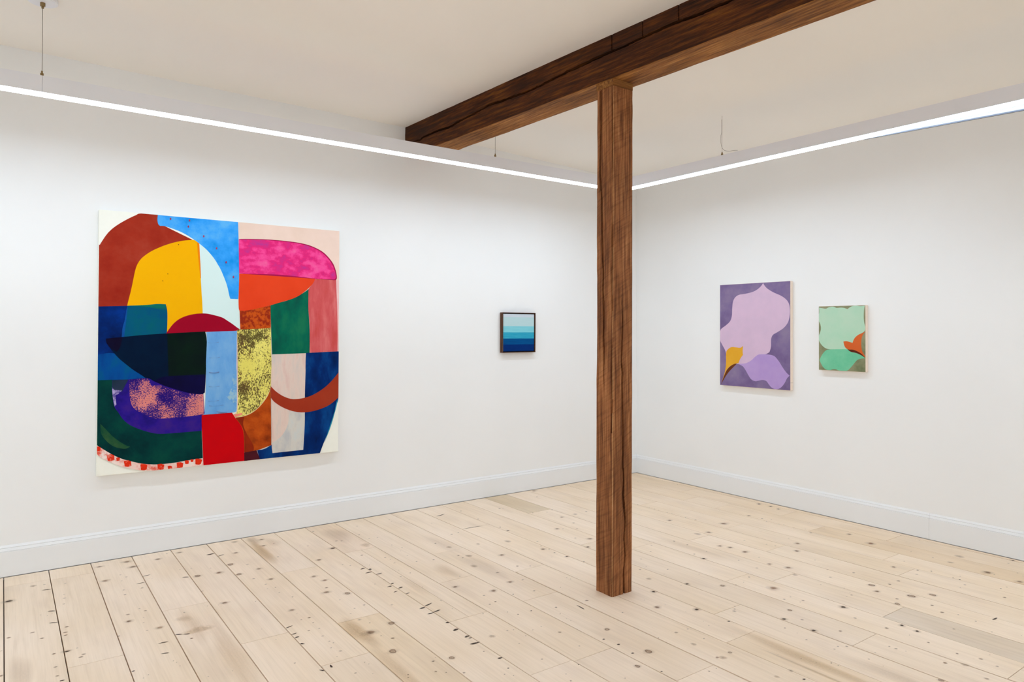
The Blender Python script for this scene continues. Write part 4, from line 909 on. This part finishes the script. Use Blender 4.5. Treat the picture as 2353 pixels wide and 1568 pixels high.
M['canvas_cream'] = plain('primed_canvas', lin(236, 231, 221, .84), 0.8, 0, .01)
M['canvas_raw'] = plain('canvas_edge', lin(232, 215, 200, .84), 0.8, 0, .02)
paint('peach', [(240, 214, 200), (232, 205, 188)], 5)
paint('rust', [(146, 34, 20), (158, 46, 28), (164, 58, 40)], 7)
paint('mint', [(212, 234, 232)])
paint('yellow', [(245, 176, 0), (248, 172, 0)], 4)
paint('orange_edge', [(236, 128, 8)])
paint('sky', [(22, 142, 228), (56, 158, 246), (92, 178, 252)], 9)
paint('navy', [(0, 20, 66), (0, 34, 100), (0, 48, 130)], 7)
paint('lowblue', [(0, 58, 128), (0, 72, 144), (0, 84, 128)], 8, (1.6, 1, .6))
paint('teal', [(0, 64, 122), (0, 84, 116), (0, 92, 104)], 6)
paint('teal_green', [(6, 96, 96), (18, 128, 84)], 10, (.5, 1, 1.5))
paint('blue_line', [(4, 60, 136), (16, 84, 156)], 9)
paint('crimson', [(148, 2, 34), (158, 4, 38)], 5)
paint('darklens', [(0, 16, 42), (0, 26, 52)], 6)
paint('darkgreen', [(8, 16, 22), (6, 28, 18)], 5)
paint('darkindigo', [(8, 6, 42), (12, 8, 60)], 7)
paint('darkplum', [(16, 6, 34), (10, 12, 44)], 7)
paint('grn', [(0, 38, 42), (0, 55, 53), (4, 68, 58)], 6)
paint('olive_band', [(20, 68, 50), (46, 84, 50)], 16, lo=.35, hi=.7)
paint('indigo', [(28, 16, 108), (42, 22, 134), (60, 32, 128)], 8)
paint('slate', [(26, 44, 58), (40, 52, 78)], 9)
scumble('lavender', [(42, 22, 130)], [(176, 160, 206)], 60, 14, .5, .06)
scumble('pinkscum', [(36, 18, 112), (46, 26, 118)], [(212, 122, 116), (224, 136, 128)], 120, 8, .515, .02, (0.8, 1, 1.3))
paint('lightblue', [(92, 150, 212), (106, 164, 220), (124, 176, 222)], 8, (1.5, 1, .7))
scumble('bluerag', [(104, 162, 218)], [(150, 190, 210)], 60, 10, .53, .03)
paint('palepink_edge', [(224, 200, 196)])
paint('yscum_base', [(226, 206, 150), (232, 214, 160)], 20)
scumble('yscum', [(96, 66, 44), (96, 88, 44)], [(226, 214, 104), (234, 224, 120)], 110, 8, .485, .02, (1.3, 1, .7))
paint('salmon', [(196, 74, 72), (206, 88, 90), (216, 112, 112)], 9, (2.2, 1, .5))
paint('pink_margin', [(232, 176, 180), (238, 206, 200)], 8)
paint('green', [(8, 78, 66), (2, 100, 76), (24, 112, 78)], 7, (1.5, 1, .8))
paint('orangered', [(222, 62, 26), (230, 70, 34)], 4)
paint('magenta_line', [(168, 22, 74)])
paint('magenta', [(170, 60, 146), (198, 52, 134), (224, 40, 118), (240, 70, 146), (242, 96, 156)], 9, (1, 1, 1.4), lo=.28, hi=.74)
scumble('rustpatch', [(198, 82, 22)], [(148, 42, 18)], 40, 8, .49, .04)
paint('navyr', [(0, 26, 74), (0, 40, 104), (6, 66, 132)], 7, (1.6, 1, .7))
paint('tealrib', [(10, 120, 150), (70, 180, 196)], 20)
paint('palepink', [(216, 184, 174), (222, 200, 188), (208, 196, 188)], 9, (2, 1, .5))
paint('palegrey', [(188, 188, 188), (208, 204, 196), (200, 206, 204)], 8, (1.6, 1, .8))
paint('orangebrown', [(128, 48, 12), (176, 70, 16), (202, 92, 26)], 9)
paint('brownshade', [(112, 30, 12), (152, 44, 12)], 6)
paint('maroon', [(58, 16, 26), (78, 24, 34)], 8)
paint('rustarc', [(156, 50, 28), (162, 58, 34)], 4)
paint('red', [(202, 0, 10), (194, 0, 14)], 4)
paint('pinktick', [(240, 122, 100), (246, 160, 140)], 20)
scumble('redwhite', [(226, 96, 76)], [(242, 226, 218), (238, 196, 186)], 34, 16, .45, .07)
scumble('reddab', [(230, 150, 130)], [(222, 48, 20)], 60, 12, .43, .05)
paint('dotred', [(150, 62, 100)])
paint('black', [(40, 30, 20)])
paint('dash', [(104, 130, 176)])
shapes = DATA['p1']
canvas('painting', 'x', -5.091, -3.4225, 0.5705, 2.3355, 0.04, 'very large unframed multicoloured abstract painting of interlocking curved and rectangular shapes', None, shapes, M['canvas_cream'], 0.00008)

paint('pk_bg', [(106, 86, 128), (126, 108, 148), (142, 126, 156)], 4)
paint('pk_pink', [(206, 180, 204), (216, 186, 210)], 5)
paint('pk_lilac', [(174, 146, 204), (188, 160, 208)], 5)
paint('pk_brown', [(108, 58, 30)])
paint('pk_yellow', [(222, 162, 44), (228, 170, 54)], 6)
tp = canvas('painting', 'y', -1.873, -1.1305, 1.026, 1.984, 0.04, 'tall purple canvas with a large pale pink petal shape and small yellow leaf', 'pk_bg', DATA['p2'], M['canvas_raw'])
box('edge_seam', (-0.040, -0.001, -0.37155, -0.3710, 0.0660, 0.0672), M['frame_black'], tp)
paint('gr_bg', [(104, 112, 78), (136, 138, 106), (154, 150, 118)], 7)
paint('gr_mint', [(172, 212, 184), (188, 214, 190)], 5)
paint('gr_teal', [(100, 188, 146), (128, 202, 164)], 6)
paint('gr_brown', [(92, 40, 24)])
paint('gr_orange', [(206, 96, 46), (212, 104, 52)], 7)
canvas('painting', 'y', -2.5315, -2.135, 1.220, 1.755, 0.04, 'small green canvas with a pale mint shape and an orange leaf shape', 'gr_bg', DATA['p4'], M['canvas_raw'])

# framed sea-coloured stripes
fx0, fx1, fz0, fz1, fd = -1.8205, -1.4300, 1.332, 1.711, 0.042
fr = tag(bpy.data.objects.new('framed_painting', None), 'small blue striped painting in a dark walnut floater frame', 'painting')
C.objects.link(fr); fr.location = ((fx0 + fx1) / 2, 0, fz0)
hw, ht = (fx1 - fx0) / 2, fz1 - fz0
M['walnut'] = timber_mat('walnut_frame', 2, lin(58, 34, 22), lin(96, 62, 42), lin(122, 84, 58), 0.5)
M['walnut_h'] = timber_mat('walnut_frame_rail', 0, lin(58, 34, 22), lin(96, 62, 42), lin(122, 84, 58), 0.5)
lp = 0.006
for nm, b, mt in (('frame_side', (-hw, -hw + lp, -fd, -.001, 0, ht), 'walnut'), ('frame_side', (hw - lp, hw, -fd, -.001, 0, ht), 'walnut'),
                  ('frame_rail', (-hw + lp, hw - lp, -fd, -.001, ht - lp, ht), 'walnut_h'), ('frame_rail', (-hw + lp, hw - lp, -fd, -.001, 0, lp), 'walnut_h')):
    box(nm, b, M[mt], fr, bevel=0.0006)
box('backing', (-hw + lp, hw - lp, -.008, -.001, lp, ht - lp), M['frame_black'], fr)
g_ = 0.0075
cx0, cx1, cz0_, cz1_ = -hw + lp + g_, hw - lp - g_, lp + g_, ht - lp - g_
box('canvas', (cx0, cx1, -.034, -.008, cz0_, cz1_), plain('stripe_canvas_edge', lin(206, 214, 216, .84), .8), fr)
bands = [('st0', [(198, 206, 216), (200, 212, 220)], 0, .085), ('st1', [(184, 210, 214), (178, 208, 212)], .085, .33), ('st2', [(118, 196, 210), (132, 204, 214)], .33, .495), ('st3', [(34, 150, 184), (60, 166, 192)], .495, .66), ('st4', [(0, 70, 128), (0, 80, 138)], .66, .82), ('st5', [(0, 40, 104), (0, 46, 114)], .82, 1.0)]
v, f = [], []
for nme, cols_, a, b in bands:
    paint(nme, cols_, 40, (.3, 1, 3), weave=.25)
    o = len(v); h_ = cz1_ - cz0_
    v += [(cx0, -.0344, cz1_ - b * h_), (cx1, -.0344, cz1_ - b * h_), (cx1, -.0344, cz1_ - a * h_), (cx0, -.0344, cz1_ - a * h_)]
    f.append((o, o + 1, o + 2, o + 3))
me = mesh('painted_face', v, f)
o = link('painted_face', me, [M[b[0]] for b in bands], fr)
for i, p_ in enumerate(me.polygons): p_.material_index = i
